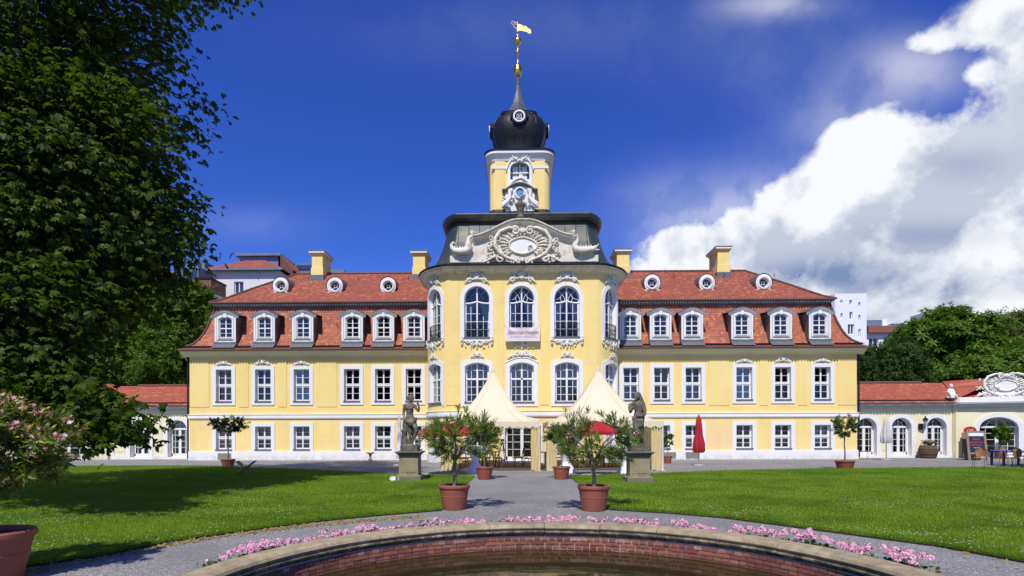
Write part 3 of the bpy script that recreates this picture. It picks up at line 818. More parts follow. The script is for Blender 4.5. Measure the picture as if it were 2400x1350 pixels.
for op in ops_p:
    k = op['k']; curved = abs(op['u']) > 4; nu = 5 if curved else 1
    if k == 'tall':
        wo = window(mP, op, palace, 'tall', sw=.22, curtain='swag', nu=nu)
        o = MB(); big = abs(op['u']-uc[1]) < .1
        crest(o, mP, op['u'], 10.05, 1.7 if big else 1.45, .74 if big else .62, .04, 2)
        ob('window_crest', o, M_ORN, wo, True)
        o = MB()
        for s in (-1, 1): console(o, mP, op['u']+s*.84, 7.02)
        festoon(o, mP, op['u'], 6.92, 1.4, .55 if not big else .62)
        ob('window_festoon', o, M_ORN, wo, True)
        # bowed iron balustrade
        r = MB(); zt = 7.80; zb = 7.06; us = [op['u']-.68+1.36*i/16 for i in range(17)]
        bow = lambda u: (.10 if not curved else .05)+.12*math.cos((u-op['u'])/.68*PI/2)*(.3 if not curved else 1)
        for z, rr in ((zt, .02), (zt-.1, .012), (zb, .018)): r.tube([mP(u, z, bow(u)-.1) for u in us], rr, 5)
        for i, u in enumerate(us): r.tube([mP(u, zb, bow(u)-.1), mP(u, zt, bow(u)-.1)], .009, 4)
        for i in range(7):
            u = op['u']-.6+1.2*(i+.5)/7; f = 1 if i % 2 else -1
            for zz, q in ((zb+.20, .09), (zb+.44, .09)): r.spiral(lambda a, b, o_: mP(a, b, bow(a)-.1), u, zz, q, f*PI/2, 1.25, f, .013, 0, 1, 12)
        ob('balcony_railing', r, M_RAIL, wo)
    elif k == 'hall':
        wo = window(mP, op, palace, 'hall', sw=.22, curtain='swag', nu=nu)
        o = MB(); big = abs(op['u']-uc[1]) < .1
        crest(o, mP, op['u'], 5.86, 1.7 if big else .9, .42 if big else .36, .04); ob('window_crest', o, M_ORN, wo, True)
        if big:
            o = MB(); o.tube([mP(op['u']+x, 5.84+.36*math.cos(x*1.5)-.3, .05) for x in [i/10-.9 for i in range(19)]], .04, 6); ob('window_moulding', o, M_WH, wo)
    elif k == 'low': window(mP, op, palace, 'cross', sw=.2, curtain='net', nu=nu)
    else: window(mP, op, palace, 'door', sw=.2, rev=.3, name='garden_door', sill=False)
# pavilion roof: bell-shaped copper mansard
def loft_plan(levels, n=14, uvs=3.0):
    P = []; UV = []; v = 0; prev = None
    for (z, hf, a, b, yf) in levels:
        pts = plan(hf, a, b, yf, YF+4, n); row = [(x+AX, y, z) for x, y in pts]
        if prev: v += math.hypot(z-prev[0], yf-prev[1])
        prev = (z, yf); acc = 0; ur = []
        for i, p in enumerate(row):
            if i: acc += math.dist(p, row[i-1])
            ur.append((acc, v))
        t = ur[-1][0]/2; UV.append([(q-t, w) for q, w in ur]); P.append(row)
    return P, UV
def sheetmat(name, base, w=.62, h=1.35):
    m, nt, p = newmat(name); uv = objco(nt, True); U, V, _ = sep(nt, uv)
    a = U/w; row = (V/h+a.fl()*.37).fr(); sx = ((a.fr()-.5).ab()).ss(.465, .5); sy = ((row-.5).ab()).ss(.485, .5)
    wn = nt.nodes.new('ShaderNodeTexWhiteNoise'); wn.noise_dimensions = '2D'; nt.links.new(comb(nt, a.fl(), (V/h+a.fl()*.37).fl(), 0.0), wn.inputs['Vector'])
    R = S(nt, wn.outputs['Value'])
    c = mixc(nt, R, base[0], base[1]); n = noise(nt, uv, 1.3, 5, .65)
    c = mixc(nt, n.ss(.45, .75)*.8, c, base[2]); c = mixc(nt, (sx+sy).c01()*.7, c, base[3])
    nt.links.new(c, p.inputs['Base Color']); p.inputs['Roughness'].default_value = .5; p.inputs['Metallic'].default_value = .25
    bump(nt, p, sx*1.0+sy*.5+n*.3, .5, .03); return m
M_CS = sheetmat('copper_sheets', ((.030, .038, .031), (.056, .068, .056), (.11, .095, .068), (.010, .012, .010)))
M_SS = sheetmat('dark_sheets', ((.016, .017, .02), (.028, .03, .034), (.04, .042, .046), (.005, .005, .006)), .5, .9)
lev = [(11.14, 4.25, 1.25, 2.25, 32.15), (11.45, 4.12, 1.18, 2.2, 32.45), (12.0, 3.98, 1.08, 2.1, 32.85), (12.7, 3.86, .98, 2.0, 33.2), (13.4, 3.78, .90, 1.95, 33.45), (14.05, 3.72, .85, 1.9, 33.6)]
P, UV = loft_plan(lev); mb = MB(); mb.grid(P, UV=UV); ob('pavilion_roof', mb, M_CS, palace)
P, UV = loft_plan([(13.98, 3.70, .82, 1.85, 33.62), (14.0, 3.80, .92, 2.0, 33.40), (14.12, 3.84, .98, 2.05, 33.28), (14.32, 3.86, 1.0, 2.1, 33.22), (14.40, 3.84, .98, 2.05, 33.26)])
mb = MB(); mb.grid(P, UV=UV); ob('roof_eave', mb, M_COP, palace)
P, UV = loft_plan([(14.40, 3.84, .98, 2.05, 33.26), (14.75, 3.3, .8, 1.7, 34.3), (15.5, 2.3, .6, 1.2, 36.2), (15.9, 1.8, .5, .9, 37.2)]); mb = MB(); mb.grid(P, UV=UV); ob('upper_roof', mb, M_CS, palace)
mb = MB(); mb.box(AX-2.2, AX+2.2, 37.3, 41, 12, 15.9); ob('tower_footing', mb, M_COP, palace)
# ---- pediment gable with cartouche
YG = YP-.12; mG = mflat(YG)
def gz(x): # top line of the gable
    x = abs(x)
    t = max(0, min(1, (x-.4)/2.2)); return 13.44-(.86)*(t*t*(3-2*t)*.6+t*.4)
gc = up(1225, 575)+AX
mb = MB(); hw = 2.75; P1, P2 = [], []
mb.ubox(mG, AX-4.05, AX+4.2, 11.20, 11.58, -.75, .02)
xs = [-hw+2*hw*i/40 for i in range(41)]
mb.grid([[mG(gc+x, 11.58, 0) for x in xs], [mG(gc+x, gz(x), 0) for x in xs], [mG(gc+x, gz(x), -1.2) for x in xs]])
for s in (-1, 1): mb.face([mG(gc+s*hw, 11.58, 0), mG(gc+s*hw, 11.58, -.8), mG(gc+s*hw, gz(hw), -.8), mG(gc+s*hw, gz(hw), 0)])
for s in (-1, 1): # swept shoulders
    mb.grid([[mG(gc+s*(hw+t*.5), 11.58, 0) for t in [i/8 for i in range(9)]], [mG(gc+s*(hw+t*.5), 11.58+(gz(hw)-11.58)*(1-t)**2, 0) for t in [i/8 for i in range(9)]]])
ob('gable', mb, M_PED, palace)
mb = MB()
pr = [(.0, -.30), (.10, -.28), (.14, -.16), (.26, -.10), (.28, .0), (.34, .02), (.34, .08), (-1.2, .10)]
P = []
xs = [-hw+2*hw*i/48 for i in range(49)]
for x in xs: P.append([mG(gc+x, gz(x)+b, a) for a, b in pr])
mb.grid(P); mb.face(P[0]); mb.face(P[-1])
ob('gable_moulding', mb, M_PED, palace)
def cartouche(mb, m, u, z, w, h, o=.04, k=1.0):
    # oval shield in an asymmetrical shell frame
    N = 40
    bo = [(u+w*(.47+.03*math.sin(7*a))*math.cos(a), z+h*(.46+.035*math.sin(5*a+1))*math.sin(a)) for a in [2*PI*i/60 for i in range(60)]]
    for q_ in (o-.12, o+.02): mb.face([m(a, b, q_) for a, b in bo])
    mb.grid([[m(a, b, o-.12) for a, b in bo], [m(a, b, o+.02) for a, b in bo]], 0, True)
    def el(a, b, ph=0, wv=0): return [(u+a*w*math.cos(2*PI*i/N)*(1+wv*math.cos(3*2*PI*i/N)), z+b*h*math.sin(2*PI*i/N)*(1+wv*math.cos(4*2*PI*i/N))) for i in range(N)]
    sh = el(.23, .20, 0, .03); mb.face([m(a, b, o+.06) for a, b in sh], 1)
    mb.grid([[m(a, b, o) for a, b in sh], [m(a, b, o+.06) for a, b in sh]], 1, True)
    q = el(.25, .225, 0, .04); mb.tube([m(a, b, o+.07) for a, b in q+[q[0]]], .055*k, 6)
    for i in range(26):     # gadrooned shell between the rims
        t = 2*PI*i/26; c, s = math.cos(t), math.sin(t)
        if s < -.75: continue
        g_ = 1+.12*math.sin(3*t+.6); mb.tube([m(u+.27*w*c, z+.26*h*s, o+.04), m(u+.35*w*c*g_, z+.35*h*s*g_, o+.13), m(u+.43*w*c*g_, z+.44*h*s, o+.05)], [.03*k, (.05+.02*math.sin(t*5))*k, .035*k], 5)
    for s in (-1, 1):
        arc = [(u+s*w*a, z+h*b) for a, b in ((.10, .46), (.24, .50), (.40, .40), (.49, .20), (.50, -.02), (.42, -.22), (.30, -.34), (.16, -.42), (.06, -.52))]
        mb.tube([m(a, b, o+.13) for a, b in arc], [.05*k, .085*k, .10*k, .10*k, .10*k, .09*k, .085*k, .07*k, .05*k], 6)
        mb.spiral(m, u+s*w*.13, z+h*.40, h*.13, PI*.3, 1.3, 1, .07*k, o+.15, s); mb.spiral(m, u+s*w*.10, z-h*.50, h*.13, -PI/2, 1.3, 1, .06*k, o+.13, s)
        mb.spiral(m, u+s*w*.40, z-h*.38, h*.14, PI*.7, 1.3, -1, .06*k, o+.12, s)
        mb.tube([m(u+s*w*a, z+h*b, o+.1) for a, b in ((.34, -.40), (.48, -.30), (.60, -.40), (.70, -.48))], [.05*k, .08*k, .07*k, .02*k], 6)
        for j in range(9):
            x, y = u+s*w*random.uniform(.12, .62), z+h*random.uniform(-.5, .46); mb.spiral(m, x, y, h*random.uniform(.05, .1), random.uniform(0, 6), 1.1, random.choice((-1, 1)), .04*k, o+.12, s, 9)
        for j in range(12): mb.ball(m(u+s*w*random.uniform(.44, .68), z-h*random.uniform(-.10, .5), o+.08), (.09*k, .07*k, .06*k), 6)
        for j in range(5):
            a = random.uniform(-.5, 1.5); x, y = u+s*w*random.uniform(.5, .62), z+h*random.uniform(-.25, .12)
            mb.tube([m(x, y, o+.06), m(x+s*.12*k*math.cos(a), y+.12*k*math.sin(a), o+.14), m(x+s*.24*k*math.cos(a+.4), y+.24*k*math.sin(a+.4), o+.06)], [.03*k, .05*k, .01], 5)
    mb.ball(m(u, z-h*.42, o+.1), (.11*k, .08*k, .14*k), 8)
    for i in range(7):
        a = PI*(.15+.7*i/6); mb.tube([m(u, z+h*.36, o+.12), m(u+.16*k*math.cos(a), z+h*.36+.16*k*math.sin(a), o+.2), m(u+.28*k*math.cos(a), z+h*.36+.27*k*math.sin(a), o+.1)], [.05*k, .06*k, .02], 5)
mb = MB(); cartouche(mb, mG, gc-.0, WZ(577, YG), 3.1, 1.95, .04, 1.1); ob('gable_cartouche', mb, [M_PED, M_WH], palace, True)
def dolphin(s):
    mb = MB(); x0 = gc+s*2.75
    c = [(.05, 12.62), (.22, 12.55), (.30, 12.25), (.22, 11.95), (.38, 11.78), (.72, 11.76), (1.02, 11.80), (1.18, 11.95), (1.22, 12.15), (1.10, 12.28), (.98, 12.20)]
    if s > 0: c = [(.05, 12.55), (.25, 12.62), (.30, 12.35), (.12, 12.1), (.18, 11.86), (.45, 11.76), (.80, 11.80), (1.10, 11.84), (1.32, 11.95)]
    rr = [.06, .10, .16, .22, .24, .22, .17, .12, .08, .06, .03] if s < 0 else [.05, .07, .09, .14, .20, .22, .20, .17, .08]
    mb.tube([mG(x0+s*a, b, .14) for a, b in c], rr, 8)
    for (a, b, q) in ((.06, 12.7, 1.2), (.1, 12.7, 2.2), (.0, 12.6, 3.0)):
        mb.tube([mG(x0+s*a, b, .14), mG(x0+s*(a+.18*math.cos(q)), b+.18*math.sin(q), .2), mG(x0+s*(a+.28*math.cos(q+.5)), b+.26*math.sin(q+.5), .14)], [.05, .05, .01], 5)
    if s > 0:
        mb.tube([mG(x0+a, b, .14) for a, b in ((1.2, 11.95), (1.38, 12.02), (1.46, 12.14))], [.08, .05, .02], 6); mb.tube([mG(x0+a, b, .14) for a, b in ((1.2, 11.82), (1.40, 11.80), (1.5, 11.82))], [.08, .04, .02], 6)
    for i in range(6): mb.tube([mG(x0+s*(.3+i*.14), 11.95, .18), mG(x0+s*(.34+i*.14), 12.05+.03*(i % 2), .18)], [.05, .015], 5)
    return mb
for s in (-1, 1): ob('dolphin_ornament', dolphin(s), M_PED, palace, True)
# finial urn on the gable peak
M_URN = mat('dark_urn_stone', (.20, .17, .12), (.11, .10, .075), 7, .9, .3, 30)
mb = MB(); fx = WX(1220, YG, 520)
mb.lathe([(.26, 13.42), (.26, 13.48), (.17, 13.54), (.13, 13.62), (.19, 13.70), (.23, 13.78), (.17, 13.84), (.12, 13.90), (.15, 13.98), (.19, 14.12), (.25, 14.32), (.30, 14.40), (.30, 14.45), (.20, 14.48), (.16, 14.6), (.05, 14.66)], (fx, YG+.15, 0), 16)
for a in range(6): mb.ball((fx+.16*math.cos(a), YG+.15+.16*math.sin(a), 14.53), .08, 6)
for s in (-1, 1): mb.spiral(mG, fx+s*.28, 14.46, .08, 0, 1.2, 1, .025, -.1, s)
mb.tube([(fx-.02, YG+.15, 14.6), (fx-.03, YG+.1, 14.74), (fx+.05, YG+.1, 14.86), (fx+.16, YG+.1, 14.93)], [.06, .075, .06, .035], 7); mb.ball((fx+.17, YG+.1, 14.96), .045)
ob('urn_finial', mb, M_URN, palace, True)
# ================================================================== tower
YT = 37.5; TX = WX(1218.5, YT, 450)
TH = 1.98; TD = 4.9
def rrect(hx, y0, y1, r, n=6):
    pts = []
    for cx, cy, a0 in ((hx-r, y0+r, -PI/2), (hx-r, y1-r, 0), (-hx+r, y1-r, PI/2), (-hx+r, y0+r, PI)):
        for i in range(n+1): a = a0+PI/2*i/n; pts.append((cx+r*math.cos(a), cy+r*math.sin(a)))
    return pts
def tloft(levels, name, m, mi=0, smooth=False, capz=False, uv=False):
    mb = MB(); P = []
    for (z, g, r) in levels: P.append([(TX+x, y, z) for x, y in rrect(TH+g, YT-g, YT+TD+g, r+max(0, g))])
    mb.grid(P, 0, True)
    if capz: mb.face(P[-1])
    return ob(name, mb, m, palace, smooth)
mT = lambda u, z, o: (TX+u, YT-o, z)
zc = WZ(345, 36.9)       # cornice top
opT = dict(u=0, w=1.24, zb=WZ(422, YT), zt=WZ(381, YT), rise=.42)
mb = MB()
wall(mb, mT, -1.45, 1.45, 15.4, zc-.5, [opT], rev=.35)
ring = rrect(TH, YT, YT+TD, .53)
ring = ring[0:28]; 
R_ = [(x, y) for x, y in ring]
mb.grid([[(TX+x, y, 15.4) for x, y in R_], [(TX+x, y, zc-.5) for x, y in R_]])
ob('tower_wall', mb, [M_Y, M_WH], palace)
tloft([(15.85, .02, .5), (15.85, .14, .5), (16.05, .14, .5), (16.12, .06, .5), (16.22, .05, .5), (16.22, .0, .5)], 'tower_base_moulding', M_COP)
tloft([(zc-.62, -.02, .5), (zc-.60, .05, .5), (zc-.46, .10, .5), (zc-.26, .22, .5), (zc-.2, .30, .5), (zc-.02, .30, .5)], 'tower_cornice', M_WH)
tloft([(zc-.03, .24, .5), (zc-.03, .34, .5), (zc+.06, .36, .5), (zc+.10, .30, .5), (zc+.25, -.2, .5), (zc+.4, -.5, .3)], 'tower_eave', M_BLK, capz=True)
mb = MB()
for s in (-1, 1):
    mb = MB(); a, b = sorted((s*.86, s*1.86)); mb.ubox(mT, a, b, zc-1.12, zc-.98, -.02, .07)
    a, b = sorted((s*.98, s*1.62)); mb.ubox(mT, a, b, 16.2, zc-1.12, -.02, .04, mi=1)
    mb.ubox(mT, a, b, zc-.98, zc-.6, -.02, .04, mi=1)
    ob('tower_pilaster', mb, [M_WH, M_Y], palace); mb = MB()
wo = MB(); wo.uring(mT, outline(opT), outline(opT, .19, gb=.7), .0, .09, 0, -.35)
wo.ubox(mT, -.66, .66, opT['zt']-.62, opT['zt']-.54, -.30, -.20); wo.ubox(mT, -.05, .05, opT['zb'], opT['zt'], -.3, -.22)
for s in (-1, 1): wo.ubox(mT, s*.3-.17, s*.3+.17, opT['zb'], opT['zt']-.12, -.34, -.305)
tw = ob('tower_window', wo, M_WH, palace)
o = MB(); cartouche(o, mT, 0, opT['zt']+.42, 1.0, .7, .03, .55)
for s in (-1, 1): o.tube([mT(s*a, b, .1) for a, b in ((.1, opT['zt']+.3), (.5, opT['zt']+.2), (.72, opT['zt']-.1), (.82, opT['zt']-.4), (.9, opT['zt']-.55))], [.06, .08, .07, .06, .03], 6)
ob('window_crest', o, M_ORN, tw, True)
g = MB(); g.face([mT(a, b, -.4) for a, b in outline(opT, .0)]); ob('pane', g, mat('pale_blue_pane', (.30, .46, .72), rough=.15), tw)
# clock gable
M_SKYB = mat('clock_blue', (.10, .30, .60), rough=.35)
ck = MB(); cz = WZ(453, YT-.3); YC = YT-.30; mC = mflat(YC)
ck.box(TX-.95, TX+.95, YC, YT-.003, 16.0, cz+.05); pts = [TX-.95+1.9*i/16 for i in range(17)]
tz = lambda x: cz+.18+.42*math.cos(min(1, abs(x-TX)/.9)*PI/2)**.8
ck.grid([[(x, YC, cz+.05) for x in pts], [(x, YC, tz(x)) for x in pts], [(x, YT, tz(x)) for x in pts]])
clo = ob('clock_gable', ck, M_ORN, palace)
ck = MB(); pr = [(0, -.14), (.08, -.10), (.16, -.02), (.20, .0), (.20, .06), (-.3, .10)]
P = [[(x, YC-a, tz(x)+b) for a, b in pr] for x in [TX-1.15+2.3*i/24 for i in range(25)]]
ck.grid(P); ck.face(P[0]); ck.face(P[-1]); ob('gable_moulding', ck, [M_LEAD], clo)
ck = MB(); ck.tube([(TX+.30*math.cos(2*PI*i/24), YC-.05, cz+.34*math.sin(2*PI*i/24)) for i in range(25)], .07, 6)
for s in (-1, 1):
    ck.tube([(TX+s*a, YC-.1, b) for a, b in ((.50, cz+.25), (.66, cz+.02), (.62, cz-.3), (.80, cz-.6), (1.08, cz-.85), (1.18, cz-.98))], [.07, .12, .13, .16, .14, .05], 6)
    ck.spiral(mC, TX+s*.9, cz-.75, .22, 0, 1.3, 1, .09, .12, s); ck.spiral(mC, TX+s*.62, cz+.1, .14, PI/2, 1.2, -1, .06, .1, s)
    for j in range(7): ck.ball((TX+s*random.uniform(.4, 1.15), YC-.1, cz-random.uniform(.3, 1.0)), (.1, .09, .07), 6)
ck.tube([(TX-.55, YC-.1, cz+.62), (TX-.2, YC-.12, cz+.86), (TX+.1, YC-.12, cz+.94), (TX+.3, YC-.12, cz+.80), (TX+.5, YC-.1, cz+.66)], [.04, .12, .13, .12, .04], 7)
ck.ball((TX+.12, YC-.14, cz+1.06), .1)
ob('clock_scrolls', ck, M_ORN, clo, True)
ck = MB(); ck.face([(TX+.27*math.cos(2*PI*i/24), YC-.02, cz+.31*math.sin(2*PI*i/24)) for i in range(24)])
fc = ob('clock_face', ck, M_SKYB, clo)
ck = MB(); ck.box(TX-.012, TX+.012, YC-.045, YC-.03, cz-.05, cz+.22); ck.box(TX-.02, TX+.14, YC-.06, YC-.048, cz-.015, cz+.015); ob('clock_hands', ck, M_GOLD, clo)
# onion dome
DYc = YT+TD/2; DX = WX(1216.5, DYc, 300)
def Zd(py, Y=DYc): return WZ(py, Y)
mb = MB(); z0 = zc+.2
bulb = [(1.50, z0-.1), (1.50, z0)]+[(r, z) for r, z in ((1.50, 21.0), (1.68, 21.4), (1.82, 21.85), (1.88, 22.25), (1.83, 22.62), (1.66, 22.95), (1.32, 23.26))]
mb.lathe(bulb, (DX, DYc, 0), 48, sq=2.6, cap=False); ob('onion_dome', mb, M_SS, palace, True)
mb = MB(); mb.lathe([(1.22, 23.2), (1.28, 23.22), (1.30, 23.34), (1.18, 23.38), (.95, 23.42)], (DX, DYc, 0), 32, sq=5)
for k in range(16):   # standing seams of the bulb
    a = 2*PI*(k+.5)/16; c, s_ = math.cos(a), math.sin(a); q = (abs(c)**2.6+abs(s_)**2.6)**(-1/2.6)
    mb.tube([(DX+r*q*c*1.005, DYc+r*q*s_*1.005, z) for r, z in bulb[2:]], .025, 4)
ob('dome_ledge', mb, M_SLATE, palace)
SXc = WX(1213.5, DYc, 190); M_SPI = mat('spire_lead', (.045, .05, .055), (.075, .08, .085), 3, .45, metal=.3)
mb = MB(); mb.lathe([(1.02, 23.36), (.84, 23.6), (.62, 24.0), (.43, 24.4), (.29, 24.85), (.20, 25.3), (.15, 25.75), (.165, 25.8), (.165, 25.86), (.13, 25.9), (.12, 26.9)], ((DX+SXc)/2, DYc, 0), 8, sq=3.2); ob('spire', mb, M_SPI, palace)
for a in range(4):
    an = a*PI/2-PI/2; R = Matrix.Translation((DX, DYc, 22.55)) @ Matrix.Rotation(an+PI/2, 4, 'Z'); mb = MB()
    for k, (ri, ro, y0, y1, mi) in enumerate(((.30, .40, -2.06, -1.6, 0), (.40, .50, -2.0, -1.6, 1))):
        N = 24; Q = lambda r, y: [tuple(R @ Vector((r*math.cos(2*PI*i/N), y, r*math.sin(2*PI*i/N)))) for i in range(N)]
        mb.grid([Q(ri, y1), Q(ri, y0), Q(ro, y0), Q(ro, y1)], mi, True)
    for s in (-1, 1): mb.cbox((s*.5, -1.88, .12), (.10, .12, .16), 1, R)
    mb.tube([R @ Vector((.16*math.cos(2*PI*i/12), -1.95, .16*math.sin(2*PI*i/12))) for i in range(13)], .02, 5, 0)
    for q in (PI/4, 3*PI/4): mb.tube([R @ Vector((.30*math.cos(q), -1.95, .30*math.sin(q))), R @ Vector((-.30*math.cos(q), -1.95, -.30*math.sin(q)))], .018, 5, 0)
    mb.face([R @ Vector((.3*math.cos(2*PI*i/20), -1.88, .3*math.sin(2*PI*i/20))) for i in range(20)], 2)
    ob('dome_window', mb, [M_WH, M_SLATE, M_DARK], palace)
zg = Zd(172)
mb = MB(); pr = [(.14, zg-.25), (.20, zg-.2), (.26, zg-.05), (.29, zg+.1), (.29, zg+.28), (.22, zg+.36), (.25, zg+.42), (.12, zg+.6), (.055, zg+.75), (.05, zg+1.25), (.09, zg+1.32), (.13, zg+1.45), (.10, zg+1.58), (.05, zg+1.66), (.05, zg+1.85), (.12, zg+1.95), (.24, zg+2.12), (.26, zg+2.25), (.20, zg+2.42), (.09, zg+2.52), (.045, zg+2.6), (.04, zg+2.78), (.08, zg+2.86), (.04, zg+2.94), (.03, zg+3.6)]
mb.lathe(pr, (SXc, DYc, 0), 14); fin = ob('gilded_finial', mb, M_GOLD, palace, True)
mb = MB(); mb.tube([(SXc, DYc, zg+3.5), (SXc, DYc, Zd(28))], .018, 5)
for a in range(8): mb.tube([(SXc, DYc, Zd(22)), (SXc+.16*math.cos(a*PI/4), DYc+.16*math.sin(a*PI/4)*.3, Zd(22)+.16*math.sin(a*PI/4))], [.03, .006], 4)
mb.ball((SXc, DYc, Zd(22)), .07); ob('star_rod', mb, M_GOLD, fin)
fz = Zd(65); mb = MB(); sh = [(0, .26), (.25, .20), (.40, .10), (.58, .10), (.72, -.06), (.90, -.14), (.95, -.40), (.74, -.42), (.66, -.30), (.5, -.28), (.3, -.22), (.0, -.22)]
for y in (0, .03): mb.face([(SXc+x, DYc-.02+y, fz+z) for x, z in sh])
mb.grid([[(SXc+x, DYc-.02, fz+z) for x, z in sh], [(SXc+x, DYc+.01, fz+z) for x, z in sh]], 0, True)
ob('weather_vane', mb, mat('vane_yellow', (.75, .55, .18), rough=.5, metal=.4), palace)
mb = MB(); c = [(0, .38), (-.2, .36), (-.34, .44), (-.46, .40), (-.44, .28), (-.3, .22), (-.26, .06), (-.1, -.06), (0, -.1)]
mb.tube([(SXc+x, DYc, fz+z) for x, z in c], .02, 5); mb.spiral(mflat(DYc), SXc-.16, fz+.2, .1, 0, 1.4, 1, .018, 0); mb.ball((SXc-.47, DYc, fz+.36), .05)
ob('vane_counterweight', mb, M_GOLD, palace)
for u, z in ((2.7, .0), (-2.7, .0)):
    mb = MB(); mb.tube([(fx+(.2 if u > 0 else -.2), YG, 14.1), (AX+u*.45, 34.2, 14.5)], .012, 4); ob('stay_wire', mb, M_BLK, palace)
# ================================================================== low garden wings
YL = 37.6
def low_wing(side):
    s = 1 if side else -1
    xin = XR if side else XL
    xk = WX(2231, YL) if side else 2*AX-WX(2231, YL)+.6
    lab = ('low cream wing with red tile roof and arched doors, right of the palace' if side else
           'low cream wing with red tile roof and arched doors, left of the palace')
    t = thing('garden_wing', lab, 'building', ((xin+xk)/2, YL, 0), world=True)
    m = mflat(YL); ops = []
    doors = (2030.5, 2112, 2194) if side else (415.5, 327.5, 237.5)
    for px in doors:
        u = WX(px, YL); ops.append(dict(u=u, w=1.26, zb=.14, zt=WZ(982, YL), rise=.60, zs=WZ(1003, YL), k='door'))
    u0, u1 = min(xin, xk), max(xin, xk)
    mb = MB(); wall(mb, m, u0, u1, 0, 3.5, ops, rev=.38); 
    cs = sorted(o['u'] for o in ops)
    for a, b in zip([u0]+cs, cs+[u1]):
        a2 = a+(1.02 if a != u0 else .1); b2 = b-(1.02 if b != u1 else .1)
        if b2-a2 > .1: mb.ubox(m, a2, b2, .5, 3.05, -.02, .025)
    ob('wall', mb, [M_CR, M_WH], t)
    mb = MB(); 
    seg = [u0]+[q for o in ops for q in (o['u']-.86, o['u']+.86)][::1]+[u1]; seg = sorted(seg)
    for a, b in zip(seg[::2], seg[1::2]): mb.ubox(m, a, b, 0, .22, -.02, .06)
    ob('plinth', mb, M_WH, t)
    mb = MB(); mb.usweep(m, u0, u1, 1, [(-.1, 3.2), (.05, 3.2), (.10, 3.32), (.26, 3.36), (.34, 3.46), (.34, 3.56), (-.1, 3.56)])
    ob('cornice', mb, M_LEAD if False else mat('grey_moulding', (.50, .52, .56), (.42, .44, .48), 4, .7) if 'grey_moulding' not in MATS else MATS['grey_moulding'], t)
    mb = MB(); x = u0+.05
    while x < u1: mb.box(x, x+.06, YL-.37, YL-.33, 3.38, 3.43); x += .17
    ob('dentils', mb, M_FR, t)
    for op in ops:
        window(m, op, t, 'door', sw=.24, rev=.38, name='arched_door', sill=False, curtain='net' if not side else None)
    # roof with uv
    def roof(mm, a, b, nu, prof, mt, name):
        r = MB(); P, UV = [], []; v = [0]
        for i in range(1, len(prof)): v.append(v[-1]+math.dist(prof[i], prof[i-1]))
        for (o, z), w in zip(prof, v):
            P.append([mm(a+(b-a)*i/nu, z, o) for i in range(nu+1)]); UV.append([(a+(b-a)*i/nu, w) for i in range(nu+1)])
        r.grid(P, UV=UV); return ob(name, r, mt, t)
    roof(m, u0-(0 if side else 3.4), u1+(3.4 if side else 0), 1, [(.22, 3.72), (-.6, 4.02), (-1.6, 4.52), (-2.7, 5.05), (-5.4, 3.7)], M_T3, 'tile_roof')
    roof(m, u0, u1, 1, [(.42, 3.53), (.42, 3.58), (.25, 3.68)], M_T3, 'eave_tiles')
    mb = MB(); mb.box(u0, u1, YL-.30, YL-.20, 3.66, 3.74); ob('gutter', mb, M_BLK, t)
    mb = MB(); k = int((u1-u0)/.2)
    for i in range(k):
        x = u0+(i+.5)*.2; mb.face([(x+.095*math.cos(-PI*q/5), YL-.43-.1*math.sin(PI*q/5), 3.54-.03*math.sin(PI*q/5)) for q in range(6)])
    ob('tile_edge', mb, M_T3, t)
    mb = MB(); n = int((u1-u0)/.38)
    for i in range(n): mb.tube([(u0+i*.38, YL+2.7, 5.07), (u0+i*.38+.4, YL+2.7, 5.07)], [.10, .12], 7)
    ob('ridge_tiles', mb, M_T3, t)
    # curved portal section swinging towards the garden
    pts = [(xk, YL+.1), (xk+s*.01, YL-.25), (xk+s*1.6, YL-.55), (xk+s*3.2, YL-1.2), (xk+s*4.8, YL-2.2), (xk+s*6.4, YL-3.7), (xk+s*7.8, YL-5.6), (xk+s*8.8, YL-7.8)]
    if not side: pts = pts[::-1]
    mc, L = curve_map(pts, 0); L *= 2
    t2 = thing('portal_pavilion', 'curved cream portal with a white shell cartouche at the %s end of the forecourt' % ('right' if side else 'left'), 'building', (xk+s*3, YL-1, 0), world=True)
    up_ = 2.75 if side else -2.75; uo = (-L/2+.35+2.35) if side else (L/2-.35-2.35)
    op = dict(u=uo, w=2.0, zb=.14, zt=WZ(981, YL-.8), rise=.72, zs=WZ(1004, YL-.8), k='door')
    mb = MB(); wall(mb, mc, -L/2, L/2, 0, 3.6, [op], du=.4, rev=.38); ob('wall', mb, [M_CR, M_WH], t2)
    mb = MB(); mb.usweep(mc, -L/2, L/2, 24, [(-.1, 3.15), (.05, 3.15), (.10, 3.28), (.24, 3.32), (.34, 3.44), (.40, 3.46), (.40, 3.52), (-.1, 3.54)]); ob('cornice', mb, MATS['grey_moulding'], t2)
    mb = MB(); mb.usweep(mc, -L/2, L/2, 24, [(-.3, 3.54), (.30, 3.545), (.30, 3.83), (.26, 3.85), (-.3, 3.85)]); ob('parapet', mb, M_WH, t2)
    window(mc, op, t2, 'door', sw=.28, rev=.38, name='arched_door', sill=False, nu=4)
    mb = MB(); cartouche(mb, mc, uo+s*.35, 4.58, 2.3, 1.45, .05, .8); 
    mb.usweep(mc, uo-.8, uo+1.4, 8, [(-.1, 3.85), (.12, 3.85), (.12, 4.1), (-.1, 4.1)])
    ob('cartouche', mb, [M_ORN, M_WH], t2, True)
    P, UV = [], []; prof = [(-.3, 3.8), (-1.1, 4.1), (-2.1, 4.62), (-3.2, 5.15), (-5.8, 4.0)]; v = 0
    r = MB()
